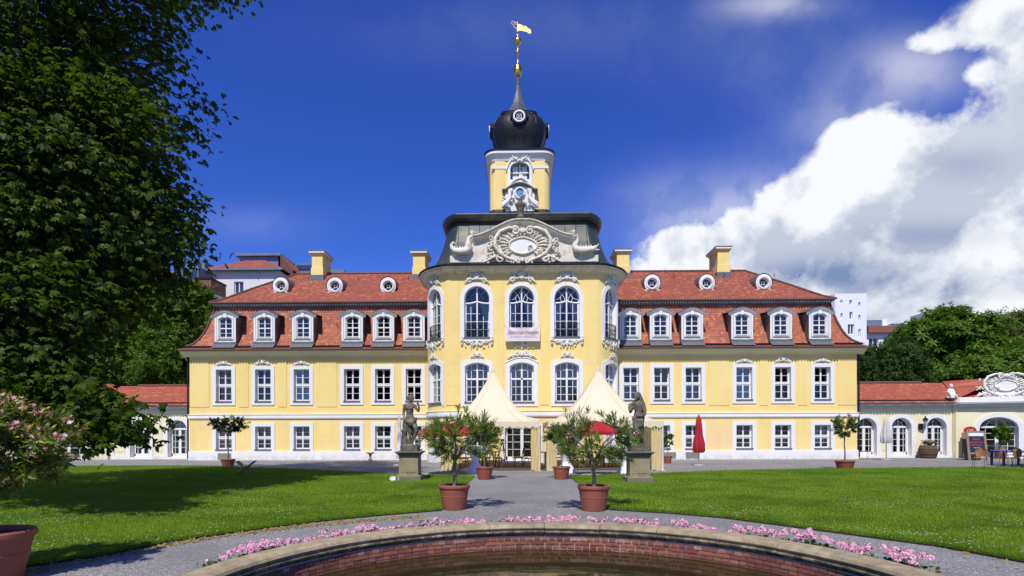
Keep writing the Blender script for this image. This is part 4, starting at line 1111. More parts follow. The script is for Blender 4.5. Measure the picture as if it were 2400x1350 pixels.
    for k_, (o, z) in enumerate(prof):
        if k_: v += math.dist(prof[k_], prof[k_-1])
        P.append([mc(-L/2+L*i/24, z, o) for i in range(25)]); UV.append([(L*i/24, v) for i in range(25)])
    r.grid(P, UV=UV); ob('tile_roof', r, M_T3, t2)
    return t, mc, L, uo
lwL = low_wing(0); lwR = low_wing(1)
# ---- banner hung below the middle window
def text_mesh(s, size, shear=0, res=3, extr=.0):
    c = bpy.data.curves.new('t', 'FONT'); c.body = s; c.size = size; c.shear = shear; c.align_x = 'CENTER'; c.align_y = 'CENTER'; c.resolution_u = res
    o = bpy.data.objects.new('t', c); COL.objects.link(o); dg = bpy.context.evaluated_depsgraph_get()
    me = bpy.data.meshes.new_from_object(o.evaluated_get(dg)); bpy.data.objects.remove(o); return me
def put_text(s, size, name, m, parent, loc, shear=0, rot=(PI/2, 0, 0), sx=1):
    me = text_mesh(s, size, shear); me.materials.clear(); me.materials.append(m)
    o = bpy.data.objects.new(name, me); COL.objects.link(o); o.parent = parent; o.location = loc; o.rotation_euler = rot; o.scale = (sx, 1, 1); return o
bx0, bz1 = W(1184, 767, YP-.30); bx1, bz0 = W(1265.5, 799.5, YP-.30)
mb = MB(); P = []
def bdy(q, t): return .018*math.sin((q*2-1)**2*9-t*7)+.012*math.sin(q*17+t*3)
for i in range(13):
    t = i/12; P.append([(bx0+(bx1-bx0)*j/40-(bx0+bx1)/2, -.0+bdy(j/40, t)*t, bz0+(bz1-bz0)*t-bz0-.02*math.sin(PI*j/40)*t) for j in range(41)])
mb.grid(P)
m_ban = mat('banner_cloth', (.80, .74, .80), (.82, .74, .66), 1.4, .8, trans=.15)
ban = ob('banner', mb, m_ban, None, True, ((bx0+bx1)/2, YP-.30, bz0)); tag(ban, 'white cloth banner reading Sommertheater hung under the middle upper window', 'banner')
put_text('Sommertheater', .30, 'lettering', mat('banner_red', (.28, .03, .10), rough=.7), ban, (0.02, -.045, .50), .55, sx=.92)
put_text('im Gohliser Schlösschen', .15, 'lettering', mat('banner_violet', (.40, .34, .55), rough=.7), ban, (0.02, -.045, .29), .3)
mb = MB()
for s in (-1, 1): mb.tube([(s*(bx1-bx0)/2, 0, .76), (s*(bx1-bx0)/2*1.02, .15, .95)], .008, 4)
ob('cord', mb, M_BLK, ban)
# ================================================================== town houses behind
M_HW = mat('pale_render', (.72, .70, .67), (.66, .64, .61), .5, .9)
M_HW2 = mat('bright_render', (.80, .80, .82), (.76, .76, .79), .4, .9)
M_HY = mat('ochre_render', (.50, .36, .17), (.44, .31, .15), .6, .9)
M_HB = mat('far_brick', (.28, .11, .07), (.22, .09, .06), 3, .9)
M_GW = mat('dark_pane', (.03, .05, .09), rough=.08, spec=.8)
M_STEEL = mat('blue_grey_metal', (.16, .20, .25), (.20, .24, .29), 2, .4, metal=.4)
def house(name, label, Y, x0, x1, ytop, depth, mw, wins=(), roof=None, rm=M_T2, sh=(0, 0), extras=None, zb=0):
    X0, X1 = WX(x0, Y, 750), WX(x1, Y, 750); Z1 = WZ(ytop, Y, (x0+x1)/2)
    t = thing(name, label, 'building', ((X0+X1)/2, Y, zb), world=True)
    mb = MB(); m = mflat(Y); ops = []
    for (wx0, wx1, wy0, wy1) in wins:
        a, b = WX(wx0, Y, 750), WX(wx1, Y, 750); ops.append(dict(u=(a+b)/2, w=b-a, zb=WZ(wy1, Y, wx0), zt=WZ(wy0, Y, wx0)))
    # one band of wall per row of windows keeps the openings simple
    wall(mb, m, X0, X1, zb, Z1, ops, rev=.25, rmi=0)
    D = Y+depth
    mb.face([(X0, Y, zb), (X0+sh[0], D, zb), (X0+sh[0], D, Z1), (X0, Y, Z1)]); mb.face([(X1, Y, zb), (X1+sh[1], D, zb), (X1+sh[1], D, Z1), (X1, Y, Z1)])
    mb.face([(X0+sh[0], D, zb), (X1+sh[1], D, zb), (X1+sh[1], D, Z1), (X0+sh[0], D, Z1)]); mb.face([(X0, Y, Z1), (X1, Y, Z1), (X1+sh[1], D, Z1), (X0+sh[0], D, Z1)])
    ob('wall', mb, mw, t)
    for op in ops:
        w = MB(); w.face([m(a, b, -.24) for a, b in outline(op)], 1); w.uring(m, outline(op, -.09), outline(op, -.003), -.23, -.15)
        if op['w'] > .7: w.ubox(m, op['u']-.05, op['u']+.05, op['zb'], op['zt'], -.23, -.13)
        if op['zt']-op['zb'] > 1.6: w.ubox(m, op['u']-op['w']/2, op['u']+op['w']/2, op['zb']+(op['zt']-op['zb'])*.6-.04, op['zb']+(op['zt']-op['zb'])*.6+.04, -.23, -.13)
        ob('window', w, [M_FR, M_GW], t)
    if roof:
        (h, ins) = roof; r = MB(); e = .5
        path = [(X0-e, D+e), (X0-e, Y-e), (X1+e, Y-e), (X1+e, D+e), (X0-e, D+e)]
        sweep_roof(r, path[:5], [(0, Z1), (0, Z1+.12), (ins, Z1+h)])
        r.face([(X0-e+ins, Y-e+ins, Z1+h), (X1+e-ins, Y-e+ins, Z1+h), (X1+e-ins, D+e-ins, Z1+h), (X0-e+ins, D+e-ins, Z1+h)])
        ob('roof', r, rm, t)
        g = MB(); g.box(X0-e-.08, X1+e+.08, Y-e-.1, Y-e, Z1-.1, Z1+.1); ob('gutter', g, M_STEEL, t)
    if extras: extras(t, X0, X1, Z1)
    return t
def ex_tower(t, X0, X1, Z1):
    a, za = W(562, 612, 66); b, zb_ = W(652, 595, 66); mb = MB(); mb.box(a, b, 66, 74, Z1, zb_-.3); mb.box(a-.4, b+.4, 65.6, 75, zb_-.3, zb_)
    ob('penthouse', mb, M_STEEL, t)
    c = WX(692, 66, 620); mb = MB(); mb.face([(b+.4, 65.6, zb_-.2), (c, 65.4, WZ(636, 66, 690)), (c, 80, WZ(636, 66, 690)), (b+.4, 76, zb_-.2)], uv=[(0, 4), (0, 0), (9, 0), (9, 4)]); mb.face([(b+.4, 65.6, Z1-2), (c, 65.4, Z1-2), (c, 65.4, WZ(636, 66, 690)), (b+.4, 65.6, zb_-.2)])
    ob('side_roof', mb, M_T3, t)
    a, z = W(690, 618, 70); b, z2 = W(735, 640, 70); mb = MB(); mb.box(a, b, 70, 76, z2-1.5, z); mb.box(a+.3, b-.3, 69.9, 69.99, z-.75, z-.2, 1); ob('roof_cabin', mb, [M_STEEL, M_GW], t)
    a, z = W(775, 631, 70); b, _ = W(806, 631, 70); mb = MB(); mb.box(a, b, 70, 76, z-2, z); ob('roof_cabin', mb, M_STEEL, t)
    mb = MB(); x, z = W(549, 606, 64); mb.tube([(x+.5*math.cos(q/8*PI), 64, z+.6*math.sin(q/8*PI)) for q in range(4, 9)], .06, 5); ob('flue', mb, M_BLK, t)
house('town_house', 'tall white house with a low hipped red roof behind the left palace roof', 62, 492, 655, 634, 14, M_HW,
      [(549, 571, 660, 694)], (1.9, 3.2), extras=ex_tower)
def ex_bal(t, X0, X1, Z1):
    Y = 57.0; mb = MB(); a, z = W(455, 654, Y); b, z2 = W(494, 684, Y)
    mb.box(a, b, Y, 60, z2, z); mb.box(a-.1, b+.1, Y-.1, 60, z, z+.15, 1); mb.box(a, b, Y-.15, 60, z2-.4, z2, 2)
    ob('balcony', mb, [M_HB, M_BLK, M_HW], t)
    a, z = W(415, 640, 59.6); b, z2 = W(470, 662, 59.6); mb = MB(); mb.box(a, b, 59.2, 62, z2, z+.6, 0)
    for k in range(3): q = (b-a)/3; mb.box(a+k*q+.15, a+(k+1)*q-.15, 59.15, 59.19, z2+.2, z+.2, 1)
    ob('roof_window', mb, [M_STEEL, M_GW], t)
    a, z = W(440, 612, 63); b, _ = W(480, 612, 63); mb = MB(); mb.box(a, b, 63, 68, Z1, z); mb.box(a+.4, b-.4, 62.9, 62.99, z-1.1, z-.2, 1); ob('roof_cabin', mb, [M_STEEL, M_GW], t)
house('town_house', 'white house with glazed dormers and a brick balcony, beside the chestnut crown', 60, 330, 490, 668, 12, M_HW,
      [(425, 447, 678, 692), (470, 484, 702, 725)], (2.6, 3.4), extras=ex_bal)
house('apartment_house', 'ochre apartment house with white windows half hidden behind the chestnut crown', 52, -80, 186, 640, 14, M_HY,
      [(38, 62, 690, 730), (128, 152, 690, 730), (38, 62, 790, 840), (128, 152, 793, 840), (-30, -8, 790, 840)], (3.5, 4.0))
house('apartment_block', 'bright white flat-roofed block with small square windows behind the right palace roof end', 70, 1957, 2031, 688, 12, M_HW2,
      [(1970, 1975, 703, 712), (1991, 1997, 703, 715), (2012, 2017, 708, 719), (1970, 1975, 734, 746), (1991, 1998, 731, 748), (2012, 2017, 738, 751), (1987, 2002, 760, 784), (2012, 2017, 771, 789)], sh=(-4, 1))
def ex_r(t, X0, X1, Z1):
    mb = MB(); mb.box(X0-.1, X1+.1, 75.4, 76, WZ(781, 76, 2060), WZ(765, 76, 2060)); ob('brick_band', mb, M_HB, t)
    mb = MB(); a, z = W(2031, 750, 78); b, _ = W(2067, 750, 78); mb.box(a, b, 78, 84, Z1, z); ob('roof_cabin', mb, M_STEEL, t)
    mb = MB(); a, z = W(2070, 754, 79); b, _ = W(2090, 760, 79); mb.box(a, b, 79, 84, Z1, z-.5)
    for q in (2075, 2081): x = WX(q, 79, 760); mb.tube([(x, 79.5, z-1), (x, 79.5, z+.4)], .2, 7)
    ob('roof_cabin', mb, M_HW2, t)
house('apartment_block', 'lower white block with a red brick top band beside the bright white block', 76, 2031, 2098, 766, 10, M_HW2,
      [(2036, 2058, 792, 812), (2072, 2080, 792, 806)], extras=ex_r)
house('apartment_block', 'dark slate-clad block just left of the large leafy trees', 84, 2092, 2122, 758, 10, M_STEEL)
def ex_far(t, X0, X1, Z1):
    mb = MB(); a, z = W(2208, 722, 90); mb.box(a, a+.9, 90, 91, Z1-1.5, z); ob('chimney', mb, M_BLK, t)
house('town_house', 'pale gable wall and chimney peeping over the tree tops on the right', 92, 2215, 2251, 718, 8, M_HW, extras=ex_far)
# ================================================================== ground, paths, lawns, basin
FX, FY = 0.42, 5.45; R0 = 3.93
M_GRAV = None
def gravel():
    m, nt, p = newmat('grey_gravel'); co = objco(nt)
    f = noise(nt, co, 55, 3, .7); g = noise(nt, co, .45, 7, .65, off=(3, 3, 3), dist=.5); v = nt.nodes.new('ShaderNodeTexVoronoi'); v.inputs['Scale'].default_value = 60; nt.links.new(co, v.inputs['Vector'])
    R = sep(nt, v.outputs['Color'])[0]
    c = mixc(nt, f.ss(.3, .7), (.155, .15, .144), (.27, .258, .245)); c = mixc(nt, (R.gt(.86))*.9, c, (.52, .50, .46)); c = mixc(nt, g.ss(.40, .66)*.7, c, (.17, .165, .155))
    c = mixc(nt, (R*9.1).fr().gt(.9)*.7, c, (.05, .05, .05))
    nt.links.new(c, p.inputs['Base Color']); p.inputs['Roughness'].default_value = .9
    bump(nt, p, f+R*.5, .6, .012); return m
M_GRAV = gravel()
def annulus(name, rs, m, z=0, n=96):
    mb = MB(); mb.grid([[(FX+r*math.cos(2*PI*k/n), FY+r*math.sin(2*PI*k/n), z) for k in range(n)] for r in rs], 0, True); return struct(ob(name, mb, m))
annulus('gravel_court', [3.75, 4.4, 6, 9, 14, 25, 48], M_GRAV)
annulus('ground', [47, 80, 200, 500, 1500], mat('far_ground', (.10, .12, .05), (.14, .13, .09), .05, .95), -.02)
def grassmat():
    m, nt, p = newmat('lawn_soil'); co = objco(nt)
    c = mixc(nt, noise(nt, co, 40, 4, .7).ss(.3, .7), (.10, .20, .008), (.17, .29, .014)); c = mixc(nt, noise(nt, co, 1.2, 4, .6).ss(.4, .7)*.6, c, (.12, .20, .018))
    nt.links.new(c, p.inputs['Base Color']); p.inputs['Roughness'].default_value = .9; bump(nt, p, noise(nt, co, 60, 3, .7), .8, .03); return m
M_LAWN = grassmat(); M_EDGE = mat('edging', (.02, .018, .015), (.04, .034, .028), 9, .9)
def GP(px, py, ym=36.9):
    x, y = G(px, py)
    if y > ym: x = WX(px, ym, 1060); y = ym
    return x, y
def gp(l): return [G(x, y) for x, y in l]
lawnL = gp([(1112, 1118), (1090, 1139), (1058, 1172), (1033, 1198), (900, 1209), (775, 1221), (600, 1243), (400, 1272), (250, 1303), (60, 1331)])+[(-8.3, 5.5), (-9.2, 3.6), (-60, 3.6), (-60, 27.0)]+gp([(-300, 1100), (100, 1093), (440, 1094), (640, 1100), (800, 1107), (950, 1116)])
lawnR = gp([(1336, 1118), (1530, 1113), (1700, 1106), (1965, 1101), (2150, 1099), (2400, 1098)])+[(60, 27.0), (60, 3.4), (9.6, 3.4), (8.2, 5.6)]+gp([(2400, 1320), (2200, 1283), (1950, 1249), (1700, 1216), (1560, 1204), (1427, 1196), (1378, 1153), (1356, 1135)])
def lawn(name, poly):
    mb = MB(); mb.face([(x, y, .035) for x, y in poly]); 
    o = struct(ob(name, mb, M_LAWN))
    e = MB(); n = len(poly); e.grid([[(x, y, -.01) for x, y in poly], [(x, y, .035) for x, y in poly]], 0, True); ob('lawn_edge', e, M_EDGE, o)
    e = MB()   # ragged dark soil line along the kerbless edge
    return o
lawn('lawn', lawnL); lawn('lawn', lawnR)
def inpoly(x, y, poly):
    P = np.array(poly); r = np.zeros(len(x), bool); j = len(P)-1
    for i in range(len(P)):
        c = ((P[i, 1] > y) != (P[j, 1] > y)) & (x < (P[j, 0]-P[i, 0])*(y-P[i, 1])/(P[j, 1]-P[i, 1]+1e-12)+P[i, 0]); r ^= c; j = i
    return r
def vis(x, y, mar=60):
    d = y; px = 1212+F*x/np.maximum(d, .1); return (px > -mar) & (px < 2400+mar) & (y > 4.2)
def rotz(a):
    c, s = np.cos(a), np.sin(a); z = np.zeros_like(c); o = np.ones_like(c)
    return np.stack([np.stack([c, -s, z], 1), np.stack([s, c, z], 1), np.stack([z, z, o], 1)], 1)
M_BLADE = leafmat('grass_blades', (.135, .255, .010), (.28, .41, .022), .5, .35, (.46, .46, .10))
nt = M_BLADE.node_tree; co = objco(nt); p_ = nt.nodes['Principled BSDF']; src_ = p_.inputs['Base Color'].links[0].from_socket
wv = noise(nt, co, .55, 5, .6, dist=.4).ss(.38, .68); cc_ = mixc(nt, wv*.75, src_, (.065, .155, .008)); cc_ = mixc(nt, noise(nt, co, 1.7, 4, .6, off=(5, 1, 2)).ss(.56, .74)*.6, cc_, (.33, .36, .06)); nt.links.new(cc_, p_.inputs['Base Color'])
tv = []; tf = []
for k in range(5):
    a = k*2.4; r = .012+.008*k; dx, dy = math.cos(a), math.sin(a); n = len(tv); w = .0045
    bx, by = dx*r, dy*r; tv += [(bx-dy*w, by+dx*w, 0), (bx+dy*w, by-dx*w, 0), (bx+dx*.022, by+dy*.022, .036+.010*(k % 3))]; tf.append((n, n+1, n+2))
for poly, nm in ((lawnL, 'left'), (lawnR, 'right')):
    N = 1250000; y = 5.0+(29-5.0)*rng.random(N)**1.7; x = (rng.random(N)-.5)*2*(y*1.35); ok = inpoly(x, y, poly) & vis(x, y, 800); x, y = x[ok], y[ok]
    n = len(x); pos = np.stack([x, y, np.full(n, .034)], 1); sc = (.55+.5*rng.random(n))*(1+y*.03)
    V, Fq = scatter(tv, tf, pos, rotz(rng.random(n)*6.28), sc); o = np_mesh('grass', V, Fq, M_BLADE); tag(o, 'short green grass growing on the %s lawn' % nm, 'grass', kind='stuff')
M_DAISY = mat('daisy_white', (.75, .75, .68), rough=.7)
N = 16000; y = 7+(28-7)*rng.random(N)**1.3; x = (rng.random(N)-.5)*2*y; ok = (inpoly(x, y, lawnL) | inpoly(x, y, lawnR)) & vis(x, y) & (np.sin(x*1.3+y*.7)+np.sin(y*1.9-x*.6)+rng.normal(size=N)*.8 > .3); x, y = x[ok], y[ok]
hexv = [(math.cos(a*PI/3), math.sin(a*PI/3), 0) for a in range(6)]
V, Fq = scatter(hexv, [(0, 1, 2, 3, 4, 5)], np.stack([x, y, np.full(len(x), .085)], 1), rotz(rng.random(len(x))*6), .009+.008*rng.random(len(x))); o = np_mesh('daisies', V, Fq, M_DAISY); tag(o, 'tiny white daisies dotted over the lawns', 'flowers', kind='stuff')
# fallen leaves on the gravel
M_FALL = leafmat('dry_leaves', (.35, .24, .05), (.42, .33, .10), .7, .2, (.22, .09, .03))
N = 3800; a = rng.random(N)*PI*1.5-.75; r = 4.2+rng.random(N)*4.2; x = FX+r*np.sin(a); y = FY+r*np.cos(a)
edge = rng.random(N) < .45
th = rng.random(N)*1.3; x2 = FX-(6.55+.55*rng.random(N))*np.sin(th+.35); y2 = FY+(6.55+.55*rng.random(N))*np.cos(th+.35)
x = np.where(edge, x2, x); y = np.where(edge, y2, y)
ok = ~(inpoly(x, y, lawnL) | inpoly(x, y, lawnR)) & vis(x, y) & (edge | (rng.random(N) < .35)); x, y = x[ok], y[ok]; n = len(x)
lf = [(-.035, 0, 0), (0, -.010, .004), (.035, 0, .008), (0, .011, .004)]
nr = np.stack([rng.normal(size=n)*.25, rng.normal(size=n)*.25, np.ones(n)], 1)
V, Fq = scatter(lf, [(0, 1, 2, 3)], np.stack([x, y, np.full(n, .008)], 1), frames(nr), .7+rng.random(n)*1.1); o = np_mesh('fallen_leaves', V, Fq, M_FALL); tag(o, 'dry yellow and brown leaves scattered on the gravel round the basin', 'leaves', kind='stuff')
# ---- fountain basin
M_STONE = None
def stone():
    m, nt, p = newmat('weathered_sandstone'); co = objco(nt); x, y, z = sep(nt, co)
    c = mixc(nt, noise(nt, co, 7, 6, .65).ss(.35, .65), (.31, .24, .13), (.43, .355, .215))
    c = mixc(nt, noise(nt, co, 1.6, 5, .65, off=(5, 5, 5)).ss(.4, .7)*.65, c, (.16, .13, .085))
    band = z.ss(.245, .19)                      # patchy darker tone on the moulding below the top
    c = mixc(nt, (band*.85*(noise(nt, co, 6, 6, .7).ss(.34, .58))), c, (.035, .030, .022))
    v = nt.nodes.new('ShaderNodeTexVoronoi'); v.inputs['Scale'].default_value = 3.2; nt.links.new(co, v.inputs['Vector']); d = S(nt, v.outputs['Distance'])
    R = sep(nt, v.outputs['Color'])[1]
    c = mixc(nt, (d.ss(.085, .06))*(R.gt(.62)), c, (.62, .61, .57))
    nt.links.new(c, p.inputs['Base Color']); p.inputs['Roughness'].default_value = .9; bump(nt, p, noise(nt, co, 30, 6, .7), .55, .02); return m
M_STONE = stone()
basin = thing('fountain_basin', 'round brick fountain basin with a weathered sandstone rim in the foreground', 'fountain', (FX, FY, 0), world=True)
prof = [(R0+.01, -.02), (R0+.01, .22), (R0-.02, .285), (R0-.06, .30), (R0-.32, .30), (R0-.375, .285), (R0-.395, .25), (R0-.39, .235), (R0-.37, .228), (R0-.37, .20), (R0-.395, .192), (R0-.395, .175), (R0-.36, .165), (R0-.345, .13), (R0-.30, .115), (R0-.30, .10), (R0-.1, .10)]
mb = MB(); NB = 26
for k in range(NB):
    a0, a1 = 2*PI*(k+.5)/NB+.0012, 2*PI*(k+1.5)/NB-.0012; dz = random.uniform(-.003, .003)
    P = [[(FX+(r)*math.cos(a0+(a1-a0)*i/10), FY+(r)*math.sin(a0+(a1-a0)*i/10), z+dz) for r, z in prof] for i in range(11)]
    mb.grid(P); mb.face(P[0]); mb.face(P[-1][::-1])
ob('stone_rim', mb, M_STONE, basin, False)
RB = R0-.362
mb = MB(); mb.lathe([(RB+.025, -1.0), (RB+.025, .12)], (FX, FY, 0), 128, cap=False); ob('mortar_bed', mb, mat('mortar', (.50, .44, .34), (.34, .29, .22), 9, .95), basin)
mb = MB(); h = .059
for row in range(6):
    w = .115 if row % 2 == 0 else .23; n = int(2*PI*RB/w); zt_ = .098-row*h
    for k in range(n):
        if math.sin(2*PI*(k+.5)/n) < -.55: continue
        a0 = 2*PI*(k+(row*.25))/n; a1 = a0+2*PI/n-.014/RB; rr = RB+random.uniform(-.004, .004); c = random.choices([0, 1, 2, 3], [4, 4, 2, 3 if row == 0 else .5])[0]
        A = [(FX+r*math.cos(a), FY+r*math.sin(a)) for r, a in ((rr, a0), (rr, a1), (rr+.04, a1), (rr+.04, a0))]
        q = len(mb.v); mb.v += [(x, y, z) for z in (zt_-h+.013, zt_) for x, y in A]
        for f in ((0, 1, 5, 4), (1, 2, 6, 5), (3, 0, 4, 7), (4, 5, 6, 7), (0, 3, 2, 1)): mb.f.append(tuple(q+i for i in f)); mb.mi.append(c); mb.uv.append(None)
ob('brickwork', mb, [mat('brick_red', (.27, .092, .056), (.18, .062, .04), 14, .85, .3, 60), mat('brick_orange', (.33, .13, .075), (.25, .09, .052), 12, .85, .3, 60), mat('brick_dark', (.15, .045, .032), (.22, .065, .045), 12, .85, .3, 60), mat('brick_bleached', (.42, .24, .20), (.30, .10, .07), 9, .9, .3, 60)], basin)
m, nt, p = newmat('pond_water'); co = objco(nt); p.inputs['Base Color'].default_value = (.030, .024, .006, 1); p.inputs['Roughness'].default_value = .04; p.inputs['IOR'].default_value = 1.33
mp = nt.nodes.new('ShaderNodeMapping'); mp.inputs['Scale'].default_value = (1, 2.2, 1); nt.links.new(co, mp.inputs[0]); bump(nt, p, noise(nt, mp.outputs[0], 2.2, 3, .5), .06, .05)
mb = MB(); mb.face([(FX+(RB+.02)*math.cos(2*PI*k/96), FY+(RB+.02)*math.sin(2*PI*k/96), -.09) for k in range(96)]); struct(ob('pond_water', mb, m))
# ================================================================== plants
M_BARK = mat('bark', (.045, .035, .025), (.09, .075, .055), 9, .95, .6, 22)
M_GBARK = mat('grey_bark', (.20, .175, .14), (.09, .075, .06), 16, .9, .4, 40)
M_TERRA = mat('terracotta', (.30, .085, .048), (.25, .07, .042), 3, .7, .1, 25, c3=(.34, .16, .11), s3=2.5, t3=(.55, .8))
M_SOIL = mat('potting_soil', (.03, .018, .012), (.10, .04, .022), 40, .95, .6, 50)
M_CHEST = leafmat('chestnut_leaves', (.028, .060, .004), (.088, .138, .009), .42, .45)
M_OLE = leafmat('oleander_leaves', (.085, .15, .025), (.22, .29, .055), .4, .4, (.45, .40, .06))
M_OLE2 = leafmat('oleander_leaves_light', (.10, .17, .03), (.22, .28, .06), .4, .35, (.50, .42, .03))
M_LAUR = leafmat('laurel_leaves', (.022, .052, .012), (.05, .095, .018), .38, .25)
M_OLIVE = leafmat('olive_leaves', (.10, .14, .04), (.19, .22, .07), .5, .3)
M_TREE1 = leafmat('broad_leaves', (.045, .11, .010), (.12, .225, .022), .45, .35)
M_TREE2 = leafmat('dark_leaves', (.026, .06, .010), (.06, .115, .016), .5, .25)
M_TREE3 = leafmat('bright_leaves', (.06, .12, .012), (.13, .21, .022), .45, .4)
M_PINK = leafmat('pink_blossom', (.62, .17, .30), (.78, .42, .55), .6, .3, (.80, .62, .70))
M_GERP = leafmat('geranium_blossom', (.74, .30, .46), (.82, .58, .70), .6, .25, (.82, .72, .78))
def palmate(L=.17, w=.045, N=6):
    v, f = [], []
    for k in range(N):
        a = (k-(N-1)/2)*.66; l = L*(1-.10*abs(k-(N-1)/2)); c, s = math.sin(a), math.cos(a); n = len(v)
        v += [(0, 0, 0), (c*l*.68-s*w*.6, s*l*.68+c*w*.6, -.02), (c*l, s*l, -.065), (c*l*.68+s*w*.6, s*l*.68-c*w*.6, -.02)]; f.append((n, n+1, n+2, n+3))
    return v, f
def sprig(n, L, w, spread=.9, up_=.4, seed=1):
    r = random.Random(seed); v, f = [], []
    for k in range(n):
        a = 2*PI*k/n+r.uniform(-.3, .3); e = r.uniform(up_-.5, up_+.5); l = L*r.uniform(.7, 1.1)
        d = Vector((math.cos(a)*math.cos(e), math.sin(a)*math.cos(e), math.sin(e))); s = d.cross(Vector((0, 0, 1))).normalized()*w/2; o = Vector((0, 0, r.uniform(-spread, spread)*L)); q = len(v)
        v += [tuple(o), tuple(o+d*l*.45+s), tuple(o+d*l+Vector((0, 0, -.12*l))), tuple(o+d*l*.45-s)]; f.append((q, q+1, q+2, q+3))
    return v, f
def crown(ells, tpl, per, clr, mt, parent, size=1.0, name='crown', flat=.55, upb=.7, world=None, loc=None, twigs=None):
    pos, nr, sc = [], [], []; tw = MB()
    for (c, R, n) in ells:
        c = np.array(c, float); R = np.array(R, float)
        d = rng.normal(size=(n, 3)); d /= np.linalg.norm(d, axis=1, keepdims=True); rr = (.45+.55*rng.random(n)**.55)*(1+.05*rng.normal(size=n))
        cc = c+d*R*rr[:, None]
        if twigs:
            for a_, d_ in zip(cc, d*R):
                L_ = np.linalg.norm(d_); b_ = a_-d_/L_*min(1.7, L_*.8)+rng.normal(size=3)*.2; m_ = (a_+b_)/2+np.array([0, 0, .12]); tw.tube([tuple(a_+d_/L_*.35-np.array([0, 0, .12])), tuple(a_), tuple(m_), tuple(b_)], [.005, .012, .02, .03], 4, cap=False)
        k = rng.poisson(per, n); idx = np.repeat(np.arange(n), k); m = len(idx)
        off = np.clip(rng.normal(size=(m, 3)), -1.7, 1.7)*clr*np.array([1, 1, flat]); off[:, 2] -= .25*np.abs(off[:, 0]*off[:, 1])/max(clr, .01)
        p = cc[idx]+off; nn = d[idx]*.7+rng.normal(size=(m, 3))*.45+np.array([0, 0, upb])
        pos.append(p); nr.append(nn); sc.append(size*(.7+.6*rng.random(m)))
    pos = np.concatenate(pos); nr = np.concatenate(nr); sc = np.concatenate(sc); keep = pos[:, 2] > .25; pos, nr, sc = pos[keep], nr[keep], sc[keep]
    if twigs: ob('twigs', tw, twigs, parent)
    V, Fq = scatter(tpl[0], tpl[1], pos, frames(nr), sc); return np_mesh(name, V, Fq, mt, parent, loc=loc)
def limbs(base, targets, r0, parent, mt=M_BARK, name='trunk', h=.35, wob=.3, n=9, loc=None, r1=.03):
    mb = MB(); base = Vector(base); top = base+Vector((0, 0, 1))*h
    mb.tube([base+Vector((0, 0, -.05)), base+Vector((0, 0, h*.12)), base+Vector((wob*.1, 0, h*.5)), top], [r0*1.35, r0*1.05, r0*.95, r0*.85], n)
    for t in targets:
        t = Vector(t); pts, rr = [], []; k = 9; s = top+Vector((0, 0, -h*.12))
        for i in range(k+1):
            q = i/k; p = s.lerp(t, q)+Vector((0, 0, (t-s).length*.16*math.sin(PI*q)))+Vector([random.uniform(-1, 1)*wob*.25*math.sin(PI*q) for _ in range(3)])
            pts.append(p); rr.append(r0*.55*(1-q)+r1*q)
        mb.tube(pts, rr, 6)
    return ob(name, mb, mt, parent, True, loc)
def rel(p, t): return tuple(a-b for a, b in zip(p, t.location))
# ---- the big chestnut
ch = thing('chestnut_tree', 'huge dark horse chestnut tree filling the left side, its drooping branch over the left wing', 'tree', (-14.2, 13.5, 0))
L0 = ch.location
E = [((-13.9, 14.3, 9.1), (5.5, 5.2, 6.0), 500), ((-11.6, 12.8, 5.5), (3.2, 3.4, 2.1), 120), ((-10.9, 14.2, 7.5), (2.5, 3.0, 3.6), 150), ((-9.9, 12.2, 4.3), (1.5, 1.5, 1.2), 34),
     ((-9.5, 11.9, 3.5), (.7, .7, .4), 7), ((-12.6, 16.5, 13.0), (3.8, 4.6, 3.4), 190), ((-9.5, 13.6, 17.4), (3.6, 3.8, 1.9), 170), ((-11.0, 18.6, 18.2), (3.2, 3.0, 1.7), 90), ((-9.5, 14.3, 7.8), (1.9, 2.4, 2.7), 105)]
# drooping branch tip over the left wing
br = [(-9.6, 12.2, 3.35), (-9.2, 12.0, 3.1), (-8.9, 11.9, 2.8), (-8.3, 11.7, 2.45), (-7.9, 11.6, 2.2), (-7.55, 11.5, 2.02)]
E += [(p, (.42, .38, .26), 9) for p in br]
E = [(tuple(a-b for a, b in zip(c, (L0[0]+.85, L0[1], L0[2]))), R, n) for c, R, n in E]
crown(E, palmate(.145, .052), 36, .48, M_CHEST, ch, 1.0, upb=.9, flat=.5, twigs=M_BARK)
tg = []
for c, R, n in E[:6]:
    for i in range(5): 
        a = random.uniform(0, 2*PI); tg.append((c[0]+R[0]*.75*math.cos(a), c[1]+R[1]*.75*math.sin(a), c[2]+R[2]*random.uniform(-.6, .6)))
tg += [tuple(a-b for a, b in zip(br[-1], (L0[0]+1.35, L0[1], L0[2])))]
limbs((0, 0, 0), tg, .42, ch, h=2.6, wob=1.0, n=12, r1=.05)
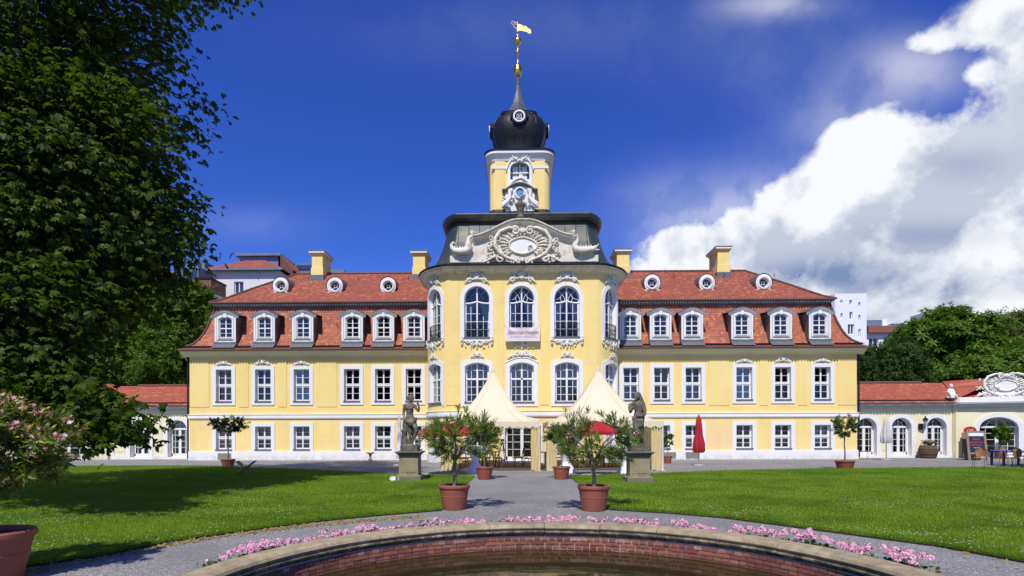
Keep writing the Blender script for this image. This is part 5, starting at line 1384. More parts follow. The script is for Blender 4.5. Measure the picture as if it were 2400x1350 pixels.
# ---- trees behind
def tree(label, base, E, tpl, per, clr, mt, tr, group=None, size=1.0, upb=.7, flat=.55):
    t = thing('tree', label, 'tree', base, group=group); E2 = [(tuple(a-b for a, b in zip(c, base)), R, n) for c, R, n in E]
    crown(E2, tpl, per, clr, mt, t, size, upb=upb, flat=flat)
    tg = []
    for c, R, n in E2:
        for i in range(3): a = random.uniform(0, 6.3); tg.append((c[0]+R[0]*.6*math.cos(a), c[1]+R[1]*.6*math.sin(a), c[2]+R[2]*random.uniform(-.3, .5)))
    limbs((0, 0, 0), tg, tr, t, h=max(.8, min(e[0][2] for e in E2)*.5), wob=.6); return t
def el(px, py, Y, rx, ry, n, dy=None):
    x, z = W(px, py, Y); k = Y/F; return ((x, Y, z), (rx*k, (dy or rx*k), ry*k), n)
s1 = sprig(7, .34, .14, .5, .2, 3); s2 = sprig(9, .26, .07, .8, .6, 5); s3 = sprig(12, .62, .16, .12, .05, 9)
def bt(px, Y): return (WX(px, Y, 1000), Y, 0)
tree('bright green broadleaf tree between the chestnut and the left end of the palace', bt(395, 47), [el(400, 760, 47, 85, 85, 150), el(345, 850, 46, 60, 60, 80), el(455, 720, 48, 45, 55, 60)], s1, 26, .55, M_TREE3, .3)
tree('fresh green conical tree just left of the palace corner', bt(385, 44), [el(380, 850, 44, 60, 65, 130), el(372, 790, 44, 26, 40, 40)], s2, 30, .42, M_TREE1, .2, upb=.4)
tree('dark green tree directly beside the left palace corner', bt(435, 46), [el(440, 850, 46, 40, 80, 110)], s1, 26, .5, M_TREE2, .2)
tree('shady tree over the left garden wing behind the chestnut', bt(260, 46), [el(255, 840, 46, 75, 85, 140)], s1, 24, .55, M_TREE1, .3)
tree('dark evergreen just right of the palace corner', bt(2045, 46), [el(2050, 870, 46, 48, 52, 130), el(2110, 868, 46, 44, 50, 110), el(2118, 822, 46, 16, 22, 30)], s2, 34, .42, M_TREE2, .2, upb=.5)
tree('slender leafy tree with pale catkins in front of the low white block', bt(2085, 49), [el(2095, 845, 49, 26, 42, 60), el(2022, 850, 49, 16, 36, 36)], s1, 20, .4, M_TREE1, .15)
tree('large tree of heaven with long feathery leaves behind the right wing', bt(2220, 52), [el(2215, 800, 52, 95, 72, 150), el(2165, 800, 51, 40, 42, 60), el(2290, 850, 50, 80, 55, 90), el(2250, 870, 50, 110, 45, 90)], s3, 13, .75, M_TREE1, .35, upb=1.2)
tree('tall olive-green tree at the right edge behind the tree of heaven', bt(2390, 60), [el(2370, 800, 60, 80, 66, 150), el(2440, 770, 60, 70, 50, 70)], s1, 30, .6, leafmat('autumn_tint_leaves', (.055, .085, .015), (.13, .13, .025), .5, .3), .4)
tree('leafy shrub mass behind the white shell cartouche at right', bt(2330, 44), [el(2300, 880, 44, 75, 38, 90), el(2390, 860, 44, 55, 45, 60)], s1, 26, .45, M_TREE1, .15)
tree('old chestnut standing outside the right edge whose shade falls on the far lawn', (25.5, 21.5, 0), [((25.5, 21.5, 6.5), (3.4, 3.4, 3.6), 120)], s1, 26, .6, M_TREE1, .3)
# ---- pots and potted trees
def pot_mesh(r, h, name, parent, loc=(0, 0, 0)):
    mb = MB(); mb.lathe([(r*.66, 0), (r*.70, .01), (r*.84, h*.52), (r*.855, h*.53), (r*.86, h*.55), (r*.845, h*.56), (r*.92, h*.83), (r*.94, h*.835), (r*.95, h*.86), (r*.98, h*.87), (r, h*.90), (r*1.0, h*.97), (r*.97, h), (r*.88, h), (r*.86, h*.9)], loc, 44, cap=False)
    P = [(loc[0]+r*.87*math.cos(2*PI*k/20), loc[1]+r*.87*math.sin(2*PI*k/20), loc[2]+h*.90) for k in range(20)]; mb.face(P, 1); return ob(name, mb, [M_TERRA, M_SOIL], parent, False)
def potted(name, label, cat, x, y, pr, ph, trunk, cc, R, twigs, tpl, mt, per=9, fl=None, flp=.3, lean=0, group=None, seed=1, stems=6, rt=.03, tl=.35):
    rd = random.Random(seed); t = thing(name, label, cat, (x, y, 0), group=group); pot_mesh(pr, ph, 'pot', t)
    mb = MB(); z0 = ph*.88; top = Vector((lean, 0, z0+trunk))
    mb.tube([(0, 0, z0-.05), (lean*.2+.01, 0, z0+trunk*.35), (lean*.5-.012, .01, z0+trunk*.7), top], [rt*1.25, rt, rt*.95, rt*.9], 8)
    tips = []; mains = []
    cc = Vector(cc); 
    for i in range(stems):
        a = 2*PI*(i+rd.random()*.6)/stems; e = Vector((cc.x+R[0]*.50*math.cos(a), cc.y+R[1]*.50*math.sin(a), cc.z+R[2]*rd.uniform(-.5, .35)))
        m_ = top.lerp(e, .5)+Vector((rd.uniform(-.04, .04), 0, .05)); mb.tube([top-Vector((0, 0, .02)), m_, e], [rt*.6, rt*.45, rt*.28], 6); mains.append((top, m_, e))
    for i in range(twigs):
        d = Vector((rd.gauss(0, 1), rd.gauss(0, 1), rd.gauss(0, 1)*1.0+.15)).normalized(); k = rd.uniform(.62, 1.08); e = cc+Vector((d.x*R[0], d.y*R[1], d.z*R[2]))*k
        a = min((q for w_ in mains for q in (w_[1], w_[2])), key=lambda q: (q-e).length); mid = a.lerp(e, .5)+Vector((0, 0, -.03)); mb.tube([a, mid, e], [rt*.26, rt*.18, rt*.08], 4); tips.append((a, mid, e))
    ob('stems', mb, M_GBARK, t, True)
    pos, nr, sc = [], [], []
    for a, mid, e in tips:
        L = (e-a).length
        for j in range(per):
            q = 1-rd.random()**1.3*min(.9, tl/max(L, .05)); p = a.lerp(e, q); pos.append(tuple(p+Vector([rd.gauss(0, .015) for _ in range(3)]))); dd = (e-a).normalized(); nr.append(tuple(dd+Vector((rd.gauss(0, .3), rd.gauss(0, .3), .5)))); sc.append(rd.uniform(.75, 1.2))
    V, Fq = scatter(tpl[0], tpl[1], np.array(pos), frames(np.array(nr)), np.array(sc)); np_mesh('foliage', V, Fq, mt, t)
    if fl:
        pos, nr, sc = [], [], []
        for a, mid, e in tips:
            if rd.random() < flp and e.z > cc.z-R[2]*.6:
                for j in range(rd.randint(4, 10)): pos.append(tuple(e+Vector([rd.gauss(0, .035) for _ in range(3)])+Vector((0, -.01, .04)))); nr.append((rd.gauss(0, .6), rd.gauss(0, .6)-.5, .8)); sc.append(rd.uniform(.9, 1.5))
        hv = [(0, 0, -.005)]+[(.026*math.cos(a*PI/5)*(1 if a % 2 else .55), .026*math.sin(a*PI/5)*(1 if a % 2 else .55), .008) for a in range(10)]
        hf = [(0, 1+a, 1+(a+1) % 10) for a in range(10)]
        V, Fq = scatter(hv, hf, np.array(pos), frames(np.array(nr)), np.array(sc)); np_mesh('blossoms', V, Fq, fl, t)
    return t
ole = sprig(5, .20, .021, .3, .85, 11); ole2 = sprig(7, .16, .03, .35, .7, 14); lau = sprig(5, .09, .034, .35, .4, 17)
gx, gy = G(1062, 1197); gy += .24
potted('potted_oleander', 'large terracotta pot with a wide oleander on the left corner of the path', 'potted plant', gx, gy, .36, .56, .62, (.12, 0, 1.62), (1.0, .8, .60), 110, ole, M_OLE, 7, M_PINK, .07, .02, seed=3, stems=7, rt=.045, tl=.42)
gx, gy = G(1395, 1200); gy += .24
potted('potted_oleander', 'large terracotta pot with a wide oleander on the right corner of the path', 'potted plant', gx, gy, .36, .56, .62, (.02, 0, 1.60), (1.08, .8, .68), 120, ole, M_OLE, 6, M_PINK, .03, .0, seed=8, stems=9, rt=.042, tl=.42)
gx, gy = G(1135, 1124.5); gy += .2
potted('potted_laurel', 'smaller terracotta pot with a round bushy shrub, left of the path before the tent', 'potted plant', gx, gy, .33, .47, .70, (0, 0, 1.75), (.62, .6, .40), 90, lau, M_LAUR, 16, seed=5, rt=.024)
gx, gy = G(1317, 1124); gy += .2
potted('potted_laurel', 'smaller terracotta pot with a round bushy shrub, right of the path before the tent', 'potted plant', gx, gy, .33, .47, .62, (-.02, 0, 1.62), (.66, .6, .42), 100, lau, M_OLIVE, 13, seed=6, rt=.02)
gx, gy = G(530, 1095)
potted('potted_standard_tree', 'dark-leaved standard tree in a terracotta pot on the left forecourt', 'potted plant', gx, gy+.2, .36, .40, 1.2, (0, 0, 2.15), (1.0, .9, .48), 95, lau, M_LAUR, 18, seed=12, rt=.035, tl=.5)
gx, gy = G(1986, 1102)
potted('potted_standard_tree', 'pale green olive-like standard tree in a wide terracotta pot at the right lawn edge', 'potted plant', gx, gy+.2, .42, .42, 1.15, (0, 0, 1.95), (.60, .55, .58), 80, lau, M_OLIVE, 14, seed=14, rt=.03, tl=.5)
gx, gy = G(1565, 1086)
potted('potted_bush', 'small potted bush against the plinth right of the tent', 'potted plant', gx, gy, .24, .42, .3, (0, 0, 1.3), (.34, .3, .45), 40, lau, M_TREE1, 12, seed=15, rt=.015)
gx, gy = GP(2327, 1074)
potted('potted_vine', 'terracotta pot with a tall leafy vine before the arched portal at right', 'potted plant', gx, gy-.6, .36, .55, .3, (0.05, 0, 1.55), (.62, .4, .62), 70, s1 and sprig(5, .13, .07, .4, .3, 4), M_TREE1, 12, seed=16, rt=.02)
# the pink oleander in the big pot at the left edge
X = WX(-30, 6.7, 1250)
potted('pink_oleander', 'big blossoming pink oleander in a large terracotta pot in the left foreground', 'potted plant', X, 6.7, .47, .60, .5, (.02, .15, 1.58), (.82, .75, .54), 150, ole2, M_OLE2, 11, M_PINK, .85, 0, seed=21, stems=8, rt=.04)
# ---- geraniums round the basin
M_GL2 = leafmat('geranium_leaves', (.02, .05, .01), (.05, .10, .02), .5, .25)
srcs = []
hv = [(0, 0, 0)]+[(.017*math.cos(a*PI/5)*(1 if a % 2 else .6), .017*math.sin(a*PI/5)*(1 if a % 2 else .6), .005) for a in range(10)]; hf = [(0, 1+a, 1+(a+1) % 10) for a in range(10)]
for k in range(4):
    t = thing('geranium', 'low pink geranium in the ring planted around the fountain rim', 'flower', (0, 0, 0), group='pink geraniums around the fountain rim')
    n = 60; pos = rng.normal(size=(n, 3))*[.09, .07, .0]+[0, 0, 0]; pos[:, 2] = .08+.18*rng.random(n)
    V, Fq = scatter([(math.cos(a*PI/3)*.03, math.sin(a*PI/3)*.03, .006*(a % 2)) for a in range(6)], [(0, 1, 2, 3, 4, 5)], pos, frames(rng.normal(size=(n, 3))*.4+[0, -.2, 1]), .6+.6*rng.random(n)); np_mesh('foliage', V, Fq, M_GL2, t)
    P, N_ = [], []
    for j in range(5+k):
        c = np.array([rng.normal()*.10, rng.normal()*.05, .27+.07*rng.random()]); m_ = 16; d = rng.normal(size=(m_, 3)); d /= np.linalg.norm(d, axis=1, keepdims=True); d[:, 2] = np.abs(d[:, 2]); P.append(c+d*.035); N_.append(d)
    P = np.concatenate(P); N_ = np.concatenate(N_); V, Fq = scatter(hv, hf, P, frames(N_), .8+.5*rng.random(len(P))); np_mesh('blossoms', V, Fq, M_GERP, t)
    srcs.append(t)
cnt = 0
for i in range(104):
    a = -1.32+2.64*i/103+random.uniform(-.010, .010)
    if math.sin(i*.9)+math.sin(i*2.3) > .55 or random.random() < .16: continue
    l = (FX+(R0+.17)*math.sin(a), FY+(R0+.17)*math.cos(a), -.02); s = random.uniform(.84, 1.10)+(.15 if a > .75 else 0)
    if cnt < 4: srcs[cnt].location = l; srcs[cnt].rotation_euler = (0, 0, -a)
    else: dup(random.choice(srcs), l, -a+random.choice((0, PI)), sc=s)
    cnt += 1
# ================================================================== statues (one continuous carved figure each)
M_STAT = mat('dark_sandstone', (.16, .14, .10), (.07, .062, .047), 7, .9, .5, 30, c3=(.26, .23, .165), s3=4, t3=(.52, .68))
M_PEDS = mat('pedestal_sandstone', (.33, .27, .15), (.26, .22, .13), 3, .9, .35, 30, c3=(.13, .12, .08), s3=2, t3=(.55, .75))
M_PEDD = mat('mossy_sandstone', (.14, .135, .09), (.20, .185, .12), 5, .9, .4, 30)
def capsule(mb, a, b, ra, rb, n=12):
    a, b = Vector(a), Vector(b); d = b-a; L = max(d.length, 1e-4); t = d/L; up = Vector((0, 0, 1)) if abs(t.z) < .9 else Vector((0, 1, 0)); x = t.cross(up).normalized(); y = x.cross(t); P = []
    for k in range(5): th = PI/2*(1-k/4); P.append((a-t*ra*math.sin(th), ra*max(math.cos(th), .03)))
    for k in range(5): th = PI/2*k/4; P.append((b+t*rb*math.sin(th), rb*max(math.cos(th), .03)))
    mb.grid([[c+(x*math.cos(2*PI*j/n)+y*math.sin(2*PI*j/n))*r for j in range(n)] for c, r in P], 0, True); mb.face([c for c in [P[0][0]+(x*math.cos(2*PI*j/n)+y*math.sin(2*PI*j/n))*P[0][1] for j in range(n)]][::-1]); mb.face([P[-1][0]+(x*math.cos(2*PI*j/n)+y*math.sin(2*PI*j/n))*P[-1][1] for j in range(n)])
def chain(mb, pts):
    for (p, r), (q, s) in zip(pts, pts[1:]): capsule(mb, p, q, r, s)
def figure(name, mb, mt, parent, vox=.012, loc=None):
    o = ob(name, mb, mt, parent, True, loc); r = o.modifiers.new('remesh', 'REMESH'); r.mode = 'VOXEL'; r.voxel_size = vox; r.use_smooth_shade = True
    s = o.modifiers.new('smooth', 'SMOOTH'); s.factor = .6; s.iterations = 3; return o
def hand(mb, w, d, s=1.0, up=(0, 0, 1)):
    w, d = Vector(w), Vector(d).normalized(); sd_ = d.cross(Vector((0, 1, 0))); sd_ = sd_.normalized() if sd_.length > .1 else Vector((1, 0, 0)); c = w+d*.07*s
    capsule(mb, w, c, .028*s, .032*s, 8); capsule(mb, w+sd_*.015, c+sd_*.018, .022*s, .024*s, 8)
    for k, l in enumerate((.060, .070, .066, .052)):
        o = sd_*(k-1.5)*.018*s; b = c+o+d*.01; m_ = b+d*l*.5*s+Vector((0, -.012, 0)); capsule(mb, b, m_, .011*s, .010*s, 6); capsule(mb, m_, m_+d*l*.4*s+Vector((0, -.02, 0)), .010*s, .008*s, 6)
    b = w+d*.03*s+sd_*.028*s; capsule(mb, b, b+sd_*.03*s+d*.035*s, .013*s, .010*s, 6)
def head(mb, c, f, r=.10):
    c, f = Vector(c), Vector(f).normalized(); s = f.cross(Vector((0, 0, 1))).normalized(); u = Vector((0, 0, 1))
    capsule(mb, c+u*.03, c-u*.035+f*.02, r, r*.78); capsule(mb, c-u*.075+f*.055, c-u*.05+f*.045, r*.42, r*.5); capsule(mb, c+f*(r+.0), c+f*(r+.022)-u*.035, .011, .018, 6)
    for k in (-1, 1): capsule(mb, c+s*k*.036+f*(r-.015)+u*.005, c+s*k*.03+f*(r-.012)+u*.005, .014, .014, 6); capsule(mb, c+s*k*.055+f*(r-.02)+u*.025, c+s*k*.015+f*(r+.0)+u*.027, .010, .010, 6); capsule(mb, c+s*k*(r*.93)-u*.01, c+s*k*(r*.93)-u*.035, .016, .012, 6)
    capsule(mb, c+f*(r-.005)-u*.062-s*.018, c+f*(r-.005)-u*.062+s*.018, .010, .010, 6)
def pedestal(mb, w=.32, h=1.15):
    B = lambda a, z0, z1, mi=0: mb.box(-a, a, -a, a, z0, z1, mi)
    B(w*1.36, -.02, .10, 1); B(w*1.32, .101, .21, 1)
    for k in range(5): q = k/4; B(w*(1.28-.26*q**.6), .211+.016*k, .2268+.016*k, 0)
    B(w, .293, .90, 0); mb.box(-w*.78, w*.78, -w-.012, -w+.01, .36, .84, 0)
    for k in range(5): q = k/4; B(w*(1.02+.30*q**1.6), .901+.028*k, .9285+.028*k, 1)
    B(w*1.42, 1.042, 1.075, 1)
def statue(label, px, py, build, flip=1):
    gx, gy = GP(px, py); gy += .44; t = thing('garden_statue', label, 'statue', (gx, gy, 0)); mb = MB(); pedestal(mb, .33); ob('pedestal', mb, [M_PEDS, M_PEDD], t)
    mb = MB(); mb.box(-.30, .30, -.26, .26, 1.076, 1.26); ob('plinth_block', mb, M_STAT, t)
    mb = MB(); build(mb); figure('figure', mb, M_STAT, t, .0125, (0, 0, 1.25)); return t
def st_left(m):
    A = -.05
    chain(m, [((.02, 0, .92), .165), ((.0, 0, 1.00), .150), ((-.01, 0, 1.12), .118), ((-.01, -.01, 1.25), .135), ((-.01, 0, 1.36), .140), ((.0, 0, 1.44), .10)])
    chain(m, [((-.16, 0, 1.44), .075), ((.0, 0, 1.46), .09), ((.14, 0, 1.43), .072)]); chain(m, [((.0, 0, 1.46), .058), ((.03, -.01, 1.58), .05)])
    for k in (-1, 1): capsule(m, (k*.065-.01, -.10, 1.33), (k*.065-.01, -.115, 1.32), .06, .05)
    head(m, (.04, -.02, 1.67), (.75, -.66, -.15)); 
    chain(m, [((-.06, .06, 1.70), .075), ((.03, .03, 1.75), .09), ((-.10, .07, 1.72), .05), ((-.13, .08, 1.76), .04)])
    for a in range(9): capsule(m, (.03+.11*math.cos(a*.55-.6), .02, 1.70+.09*math.sin(a*.55-.6)), (.03+.11*math.cos(a*.55-.4), -.03, 1.70+.095*math.sin(a*.55-.4)), .022, .02, 6)
    chain(m, [((.16, -.01, 1.42), .062), ((.24, -.04, 1.31), .050), ((.31, -.07, 1.24), .044), ((.335, -.11, 1.34), .038), ((.325, -.14, 1.44), .028)]); hand(m, (.322, -.145, 1.45), (-.25, -.1, 1), .95)
    chain(m, [((-.18, 0, 1.42), .064), ((-.22, .01, 1.26), .054), ((-.225, -.02, 1.10), .046), ((-.16, -.11, .98), .038), ((-.09, -.16, .92), .030)]); hand(m, (-.085, -.165, .915), (.7, -.1, -.6), .95)
    chain(m, [((.09, 0, .90), .125), ((.17, -.06, .73), .100), ((.235, -.09, .56), .072), ((.19, -.03, .40), .066), ((.10, .0, .20), .045), ((.075, .0, .09), .040)]); chain(m, [((.07, .01, .06), .042), ((.12, -.10, .035), .035), ((.15, -.17, .025), .025)])
    chain(m, [((-.05, .02, .90), .12), ((-.03, .0, .70), .095), ((.0, -.02, .50), .070), ((-.01, .02, .30), .058), ((-.02, .03, .10), .042)]); chain(m, [((-.02, .02, .05), .042), ((-.04, -.10, .035), .034), ((-.05, -.16, .025), .025)])
    # cloth round the hips and falling to the stump
    for a in range(14):
        t = a/13; capsule(m, (-.15+.34*t, -.13-.05*math.sin(PI*t), .90-.10*math.sin(PI*t)+.07*t), (-.12+.34*t, -.12-.04*math.sin(PI*t), .84-.12*math.sin(PI*t)+.07*t), .034, .030, 7)
    for a in range(7): x = -.20+.03*a; chain(m, [((x, -.08+.02*(a % 2), .92), .035), ((x-.03, -.09, .72), .032), ((x-.02+.02*(a % 3), -.06, .50-.03*(a % 2)), .022)])
    for a in range(5): chain(m, [((.16+.015*a, .05-.02*a, .98), .04), ((.19, .06-.02*a, .80), .035), ((.13, .10, .55), .035), ((.05, .12, .2), .04)])
    chain(m, [((-.20, .06, .0), .15), ((-.21, .05, .25), .12), ((-.20, .03, .45), .105), ((-.22, .02, .56), .085)]); capsule(m, (-.22, -.02, .50), (-.29, -.05, .55), .045, .035)
    m.ball((0, 0, .005), (.27, .22, .05), 14)
def st_right(m):
    chain(m, [((.0, 0, .90), .175), ((.01, 0, 1.02), .155), ((.02, 0, 1.14), .130), ((.02, 0, 1.28), .145), ((.02, 0, 1.38), .145), ((.01, 0, 1.46), .10)])
    chain(m, [((-.14, -.02, 1.44), .078), ((.02, 0, 1.47), .09), ((.17, .01, 1.43), .075)]); chain(m, [((.0, 0, 1.46), .06), ((-.03, -.03, 1.58), .055)])
    head(m, (-.045, -.05, 1.66), (-.70, -.66, -.35))
    # hood and veil down the back
    chain(m, [((-.02, .02, 1.74), .105), ((.05, .04, 1.66), .10), ((.11, .05, 1.54), .09), ((.16, .05, 1.42), .09), ((.20, .04, 1.25), .075), ((.19, .05, 1.08), .06), ((.16, .06, .92), .08)])
    for a in range(5): chain(m, [((-.05+.03*a, -.05+.02*a, 1.78), .03), ((.05+.02*a, -.05+.02*a, 1.66), .028), ((.12+.02*a, -.05+.02*a, 1.48), .028), ((.17+.01*a, -.04+.02*a, 1.28), .022)])
    chain(m, [((-.16, -.03, 1.42), .075), ((-.25, -.10, 1.31), .068), ((-.27, -.14, 1.20), .060), ((-.20, -.19, 1.28), .05), ((-.13, -.20, 1.36), .035)]); hand(m, (-.13, -.20, 1.36), (-.3, 0, 1), .9)
    chain(m, [((-.24, -.10, 1.40), .06), ((-.29, -.12, 1.30), .065), ((-.27, -.12, 1.15), .05)])
    chain(m, [((.18, -.01, 1.40), .07), ((.225, -.06, 1.22), .058), ((.21, -.12, 1.08), .050), ((.10, -.19, 1.02), .042), ((.0, -.21, 1.01), .032)]); hand(m, (.0, -.21, 1.01), (-1, -.05, .1), .9)
    for a in range(8): t = a/7; chain(m, [((-.20+.05*t, -.10, .98-.22*t), .035), ((.02, -.19-.01*t, .86-.20*t), .036), ((.18-.03*t, -.10, .95-.17*t), .035)])
    chain(m, [((-.06, -.03, .88), .13), ((-.10, -.11, .70), .105), ((-.07, -.14, .54), .078), ((.06, -.09, .38), .068), ((.17, -.04, .22), .048), ((.20, -.02, .12), .042)]); chain(m, [((.20, -.02, .06), .042), ((.16, -.12, .035), .034), ((.13, -.18, .025), .025)])
    chain(m, [((.08, .02, .88), .13), ((.09, .02, .64), .105), ((.06, .02, .42), .085), ((.0, .0, .22), .06), ((-.02, -.01, .08), .045)]); chain(m, [((-.02, -.01, .05), .042), ((-.08, -.10, .035), .034), ((-.12, -.15, .025), .025)])
    for a in range(7): x = -.02+.03*a; chain(m, [((x, .04, .85), .05), ((x+.02, .08, .55), .045), ((x, .10, .25), .045), ((x-.02, .10, .04), .045)])
    for a in range(4): chain(m, [((-.13+.02*a, .06, .5), .04), ((-.15+.02*a, .06, .2), .045), ((-.17, .06, .03), .05)])
    m.ball((0, 0, .005), (.28, .23, .05), 14)
statue('weathered stone nude with one raised hand on a pedestal, left of the path', 956, 1131.5, st_left)
statue('weathered stone veiled figure looking down on a pedestal, right of the path', 1502, 1136, st_right)
# putto on the parapet
def putto(m):
    chain(m, [((0, 0, .15), .11), ((0, 0, .30), .10), ((0, 0, .42), .08)]); head(m, (.0, -.02, .60), (-.3, -.95, 0), .085); chain(m, [((-.10, 0, .42), .045), ((-.18, -.05, .30), .04), ((-.12, -.12, .22), .035)]); chain(m, [((.10, 0, .42), .045), ((.15, -.06, .28), .04), ((.10, -.1, .18), .03)])
    chain(m, [((-.06, 0, .12), .075), ((-.10, -.16, .14), .06), ((-.10, -.18, .0), .045)]); chain(m, [((.06, 0, .12), .075), ((.14, -.14, .12), .06), ((.2, -.16, .02), .045)]); m.ball((0, 0, .02), (.22, .18, .06), 10)
for i, (px, Y) in enumerate(((2238, YL-.62),)):
    x, z = W(px, 938, Y); mb = MB(); putto(mb); o = figure('putto_statue', mb, M_ORN, None, .015, (x, Y+.35, 3.85)); o.scale = (1.25,)*3; tag(o, 'small white putto figure sitting on the left end of the right portal parapet', 'statue')
# ================================================================== tents
M_TENT = mat('cream_canvas', (.84, .75, .54), (.80, .71, .50), .8, .7, .05, 6, trans=.22)
M_DRAPE = mat('yellow_canvas', (.88, .77, .45), (.84, .72, .38), 2, .75, trans=.35)
M_CLEAR = glass('clear_vinyl', (.88, .86, .76))
M_POLE = mat('white_pole', (.72, .72, .70), rough=.4, metal=.2)
def tent(label, x0, x1, y0, drapes, ridge=4.78):
    cx, hx = (x0+x1)/2, (x1-x0)/2; hy = 2.5; t = thing('pagoda_tent', label, 'tent', (cx, y0+hy, 0)); H = 2.20
    def zz(s): return H+(ridge-H)*((1-s)**1.95*.93+.07*(1-s)) if s < 1 else H
    mb = MB(); lv = [1, .92, .84, .74, .64, .54, .44, .34, .26, .19, .13, .08, .045, .03]; P = []
    for s in lv:
        row = []; N = 10
        for (ax, ay, bx_, by) in ((-1, -1, 1, -1), (1, -1, 1, 1), (1, 1, -1, 1), (-1, 1, -1, -1)):
            for k in range(N):
                q = k/N; x, y = ax+(bx_-ax)*q, ay+(by-ay)*q; sag = -.10*math.sin(PI*q)*s*(1-s)*2
                row.append((x*hx*s, y*hy*s, zz(s)+sag))
        P.append(row)
    mb.grid(P, 0, True); mb.lathe([(.10, ridge-.25), (.07, ridge), (.04, ridge+.10), (.0, ridge+.14)], n=10, cap=False); ob('canopy', mb, M_TENT, t, True)
    mb = MB()
    for (ax, ay, bx_, by) in ((-1, -1, 1, -1), (1, -1, 1, 1), (-1, 1, -1, -1), (1, 1, -1, 1)):
        n = 13 if ay == by else 13
        for i in range(n):
            for j in range(6):
                q0, q1 = (i+j/6)/n, (i+(j+1)/6)/n; f = lambda q: (ax*hx+(bx_-ax)*hx*q, ay*hy+(by-ay)*hy*q); d = lambda j_: H-.20-.085*abs(math.sin(PI*j_/6)); a, b = f(q0), f(q1)
                mb.face([(a[0], a[1]+ay*.01, d(j)), (b[0], b[1]+by*.01, d(j+1)), (b[0], b[1], H), (a[0], a[1], H)])
    ob('valance', mb, M_TENT, t)
    for sx in (-1, 1):
        for sy in (-1, 1): mb = MB(); mb.tube([(sx*(hx-.04), sy*(hy-.04), 0), (sx*(hx-.04), sy*(hy-.04), H)], .035, 8); mb.box(sx*(hx-.04)-.1, sx*(hx-.04)+.1, sy*(hy-.04)-.1, sy*(hy-.04)+.1, 0, .012); ob('pole', mb, M_POLE, t)
    mb = MB()
    for ax in (-1, 1):
        for ay in (-1, 1): mb.tube([(ax*hx*s*1.004, ay*hy*s*1.004, zz(s)+.004) for s in lv], .012, 4)
        for q in (-.33, .33): mb.tube([(q*hx*s*2, -hy*s*1.002*1, zz(s)+.0) for s in lv if abs(q*2) <= 1], .005, 4)
    ob('seams', mb, M_TENT, t)
    mb = MB(); mb.tube([(sx*hx*.98, sy*hy*.98, H-.02) for sx, sy in ((-1, -1), (1, -1), (1, 1), (-1, 1), (-1, -1))], .025, 6); ob('frame', mb, M_POLE, t)
    for (ax, ay, bx_, by, wd, flare) in drapes:
        mb = MB(); P = []; n = 44
        for i in range(9):
            z = 2.02*(1-i/8)+.01; f = 1+flare*(i/8); row = []
            for k in range(n+1):
                q = k/n; x = ax+(bx_-ax)*q*f; y = ay+(by-ay)*q*f; a = .055*math.sin(q*wd)+.02*math.sin(q*wd*2.3+i); L = math.hypot(bx_-ax, by-ay); row.append((x+(by-ay)/L*a, y-(bx_-ax)/L*a-(.04*i/8), z+.03*math.sin(q*9+1)*(i == 8)))
            P.append(row)
        mb.grid(P); ob('side_drape', mb, M_DRAPE, t, True)
    return t, cx, hx, hy
y0 = 25.75
xl0, xl1 = WX(1035, y0, 1000), WX(1266, y0, 1000); xr0, xr1 = WX(1284, y0, 1000), WX(1556, y0, 1000)
hL, hR = (xl1-xl0)/2, (xr1-xr0)/2
tent('cream pagoda tent with yellow side drapes, left of the garden path', xl0, xl1, y0, [(hL-.05, -2.5, hL-.42, -2.42, 26, 0), (hL-.02, -2.46, hL-.06, -1.0, 30, 0), (-hL+.0, -2.46, -hL+.75, -2.42, 22, .0), (-hL, -2.45, -hL-.35, 1.2, 40, .35)], 4.80)
tent('cream pagoda tent with yellow side drapes, right of the garden path', xr0, xr1, y0, [(-hR+.03, -2.5, -hR+.32, -2.46, 22, .35), (-hR+.0, -2.44, -hR+.06, -1.2, 28, 0), (hR-.04, -2.46, hR-.55, -2.42, 24, .0), (hR-.02, -2.4, hR-.02, 2.0, 60, 0)], 4.83)
mb = MB(); mb.box(xl0+.1, xr1-.1, y0+.25, y0+5.6, .0, .05); tag(ob('timber_deck', mb, mat('deck_boards', (.10, .075, .05), (.07, .05, .035), 9, .8)), 'dark low timber deck under both cream tents', 'deck')
